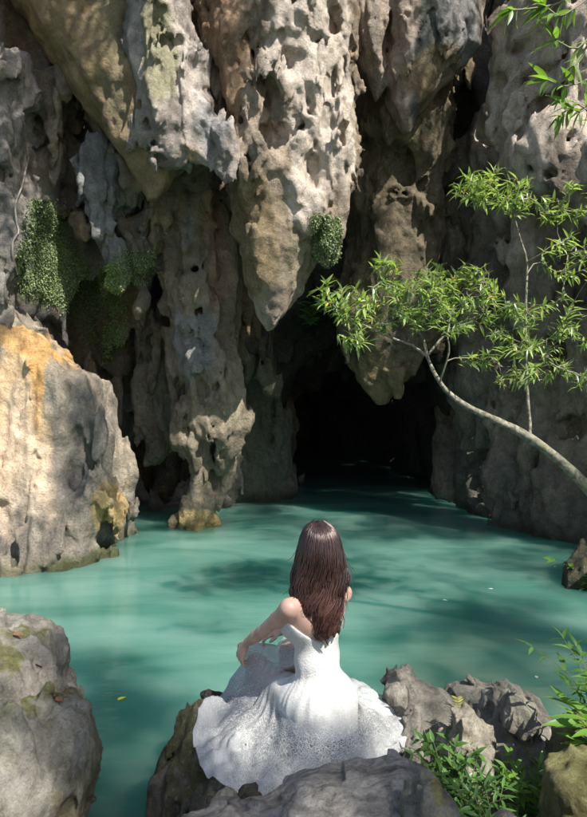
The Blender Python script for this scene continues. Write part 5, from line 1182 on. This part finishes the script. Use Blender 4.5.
# ------------------------------------------------------------------ moss mats on the cliff, small things
bpy.context.view_layer.update(); dg = bpy.context.evaluated_depsgraph_get()
def inside(x, y, poly):
    r = False
    for i in range(len(poly)):
        a, b_ = poly[i], poly[i - 1]
        if (a[1] > y) != (b_[1] > y) and x < (b_[0] - a[0]) * (y - a[1]) / (b_[1] - a[1]) + a[0]: r = not r
    return r
cam_p = Vector((0, 0, CAM_H))
def cliff_hit(px, py):
    d = P(px, py, 1.0) - cam_p; d.normalize(); o = cam_p.copy()
    for _ in range(12):
        hit, loc, nor, idx, ob, mat = sc.ray_cast(dg, o, d)
        if not hit: return None
        if ob.parent is not None and ob.parent.name == 'cliff': return loc, nor
        o = loc + d * .004
    return None
def moss(label, poly, dens, size, mat, seed):
    rs = np.random.default_rng(seed); xs = [q[0] for q in poly]; ys = [q[1] for q in poly]
    n = int((max(xs) - min(xs)) * (max(ys) - min(ys)) * dens); pos, dr, sz = [], [], []
    for _ in range(n):
        x = min(xs) + (max(xs) - min(xs)) * rs.random(); y = min(ys) + (max(ys) - min(ys)) * rs.random()
        if not inside(x + 4 * rs.normal(), y + 4 * rs.normal(), poly): continue
        h_ = cliff_hit(x, y)
        if h_ is None or h_[0].y > 11.6: continue
        l, nrm = h_
        for _k in range(2):
            pos.append(np.array(l) + rs.normal(size=3) * .010 + np.array(nrm) * .014 * rs.random()); dr.append(np.array(nrm) * .5 + rs.normal(size=3) * .6 + np.array([0, 0, -.6])); sz.append(size * (.6 + .8 * rs.random()))
    if not pos: return
    pos, dr, sz = np.array(pos), np.array(dr), np.array(sz); c = pos.mean(0)
    me = leaf_cloud('moss', leaf_geo(.36, .25, .3, 2), pos - c, leaf_frames(pos, dr, sz, rs.normal(size=(len(pos), 3)) * .4), [mat])
    o = put(bpy.data.objects.new('moss', me), None, label, 'moss', kind='stuff'); o.location = c
M_MOSS2 = leaf_material('bright_moss_leaflet', (0.22, 0.33, 0.12), 0.2, 0.7)
moss('large mat of fine green moss on the left cliff wall', [(30, 198), (55, 200), (58, 235), (75, 250), (95, 290), (100, 345), (85, 340), (70, 310), (45, 298), (20, 290), (15, 265), (28, 235)], 1.45, .026, M_MOSS, 1)
moss('bright strip of moss right of the large moss mat', [(97, 270), (115, 262), (122, 290), (128, 315), (112, 318), (104, 300), (97, 285)], 2.0, .024, M_MOSS2, 2)
moss('dull green moss under the rock drips left of the column', [(112, 255), (155, 248), (158, 275), (135, 288), (118, 280)], 1.7, .024, M_MOSS, 3)
moss('small hanging moss beard at the edge of the dark hollow', [(106, 322), (128, 320), (122, 340), (112, 350), (108, 375), (102, 370)], 2.0, .026, M_MOSS2, 4)
moss('hanging cushion of deep green moss on the central stalactite right side', [(311, 222), (322, 214), (334, 220), (342, 230), (336, 248), (337, 262), (327, 274), (320, 262), (313, 256), (315, 238)], 2.2, .028, M_MOSS, 5)
# hanging root on the far left wall
path = smooth_path([(lambda h_: (h_[0] + h_[1] * .03) if h_ else P(x_, y_, 8.3))(cliff_hit(x_, y_)) for x_, y_ in ((27, 158), (24, 172), (20, 185), (16, 205), (17, 222), (19, 233), (14, 243), (12, 258), (15, 272))], 6)
_unused = ([P(27, 165, 8.0), P(20, 185, 7.95), P(15, 205, 7.95), P(17, 222, 7.95), P(19, 233, 7.95), P(13, 243, 7.95), P(11, 255, 7.95), P(15, 270, 7.95)])
V, F = tube(path, np.full(len(path), .014), 6); put(bpy.data.objects.new('hanging_root', np_mesh('hanging_root', V, F, [plain('root_bark', (0.30, 0.27, 0.23))])), None, 'thin pale root dangling down the left wall beside the moss', 'root')
# leaves fallen on the water and the boulder
def flat_leaf(name, label, p, size, mat, rz, tilt=0.0):
    o = bpy.data.objects.new(name, np_mesh(name, *leaf_geo(.24, .1, .25, 5), [mat])); o.location = p; o.scale = (size,) * 3; o.rotation_euler = (tilt, .1 * tilt, rz)
    put(o, None, label, 'leaf', 'fallen leaves')
M_YEL = plain('yellow_leaf', (0.75, 0.62, 0.03), 0.6); M_BRN = plain('brown_leaf', (0.22, 0.10, 0.05), 0.7); M_PALE = plain('pale_leaf', (0.6, 0.62, 0.5), 0.6)
def wp(px, py, z=0.006): D = (CAM_H - z) * FOC / (py - PY0); return P(px, py, D)
flat_leaf('fallen_leaf', 'yellow leaf floating on the turquoise water between boulder and skirt', wp(118, 700, .012), .075, M_YEL, 1.0)
for k, (x, y, lab) in enumerate([(443, 600, 'white fleck floating in mid pool right of the hair'), (537, 678, 'pale fleck floating off the right-hand rocks'), (493, 589, 'tiny pale leaf floating left of the dark edge rock'), (556, 566, 'pale leaf floating beside the dark edge rock')]):
    flat_leaf('fallen_leaf', lab, wp(x, y, .012), .055, M_PALE, k * 1.3)
lb_o = [o for o in bpy.data.objects if o.get('label', '').startswith('large pale boulder')][0]
def on_obj(px, py, ob):
    d = P(px, py, 1.0) - cam_p; d.normalize(); o = cam_p.copy()
    for _ in range(10):
        hit, loc, nor, idx, o2, m = sc.ray_cast(dg, o, d)
        if not hit: return None
        if o2.name == ob.name: return loc + nor * .014
        o = loc + d * .003
for x, y, lab, s_, rz in [(40, 668, 'reddish brown leaf lying high on the left boulder', .07, 2.6), (55, 702, 'curled brown leaf lower on the left boulder edge', .065, .4), (12, 636, 'dark leaf near the top of the left boulder', .045, .2)]:
    q = on_obj(x, y, lb_o)
    if q is not None: flat_leaf('fallen_leaf', lab, q, s_, M_BRN, rz, .5)
print('all', time.time() - T0)
print('big', sorted([(sum(len(p.vertices) - 2 for p in o.data.polygons), o.name) for o in bpy.data.objects if o.type == 'MESH' and len(o.data.polygons) > 15000])[::-1])
print('tris', sum(sum(len(p.vertices) - 2 for p in m.polygons) for m in bpy.data.meshes))
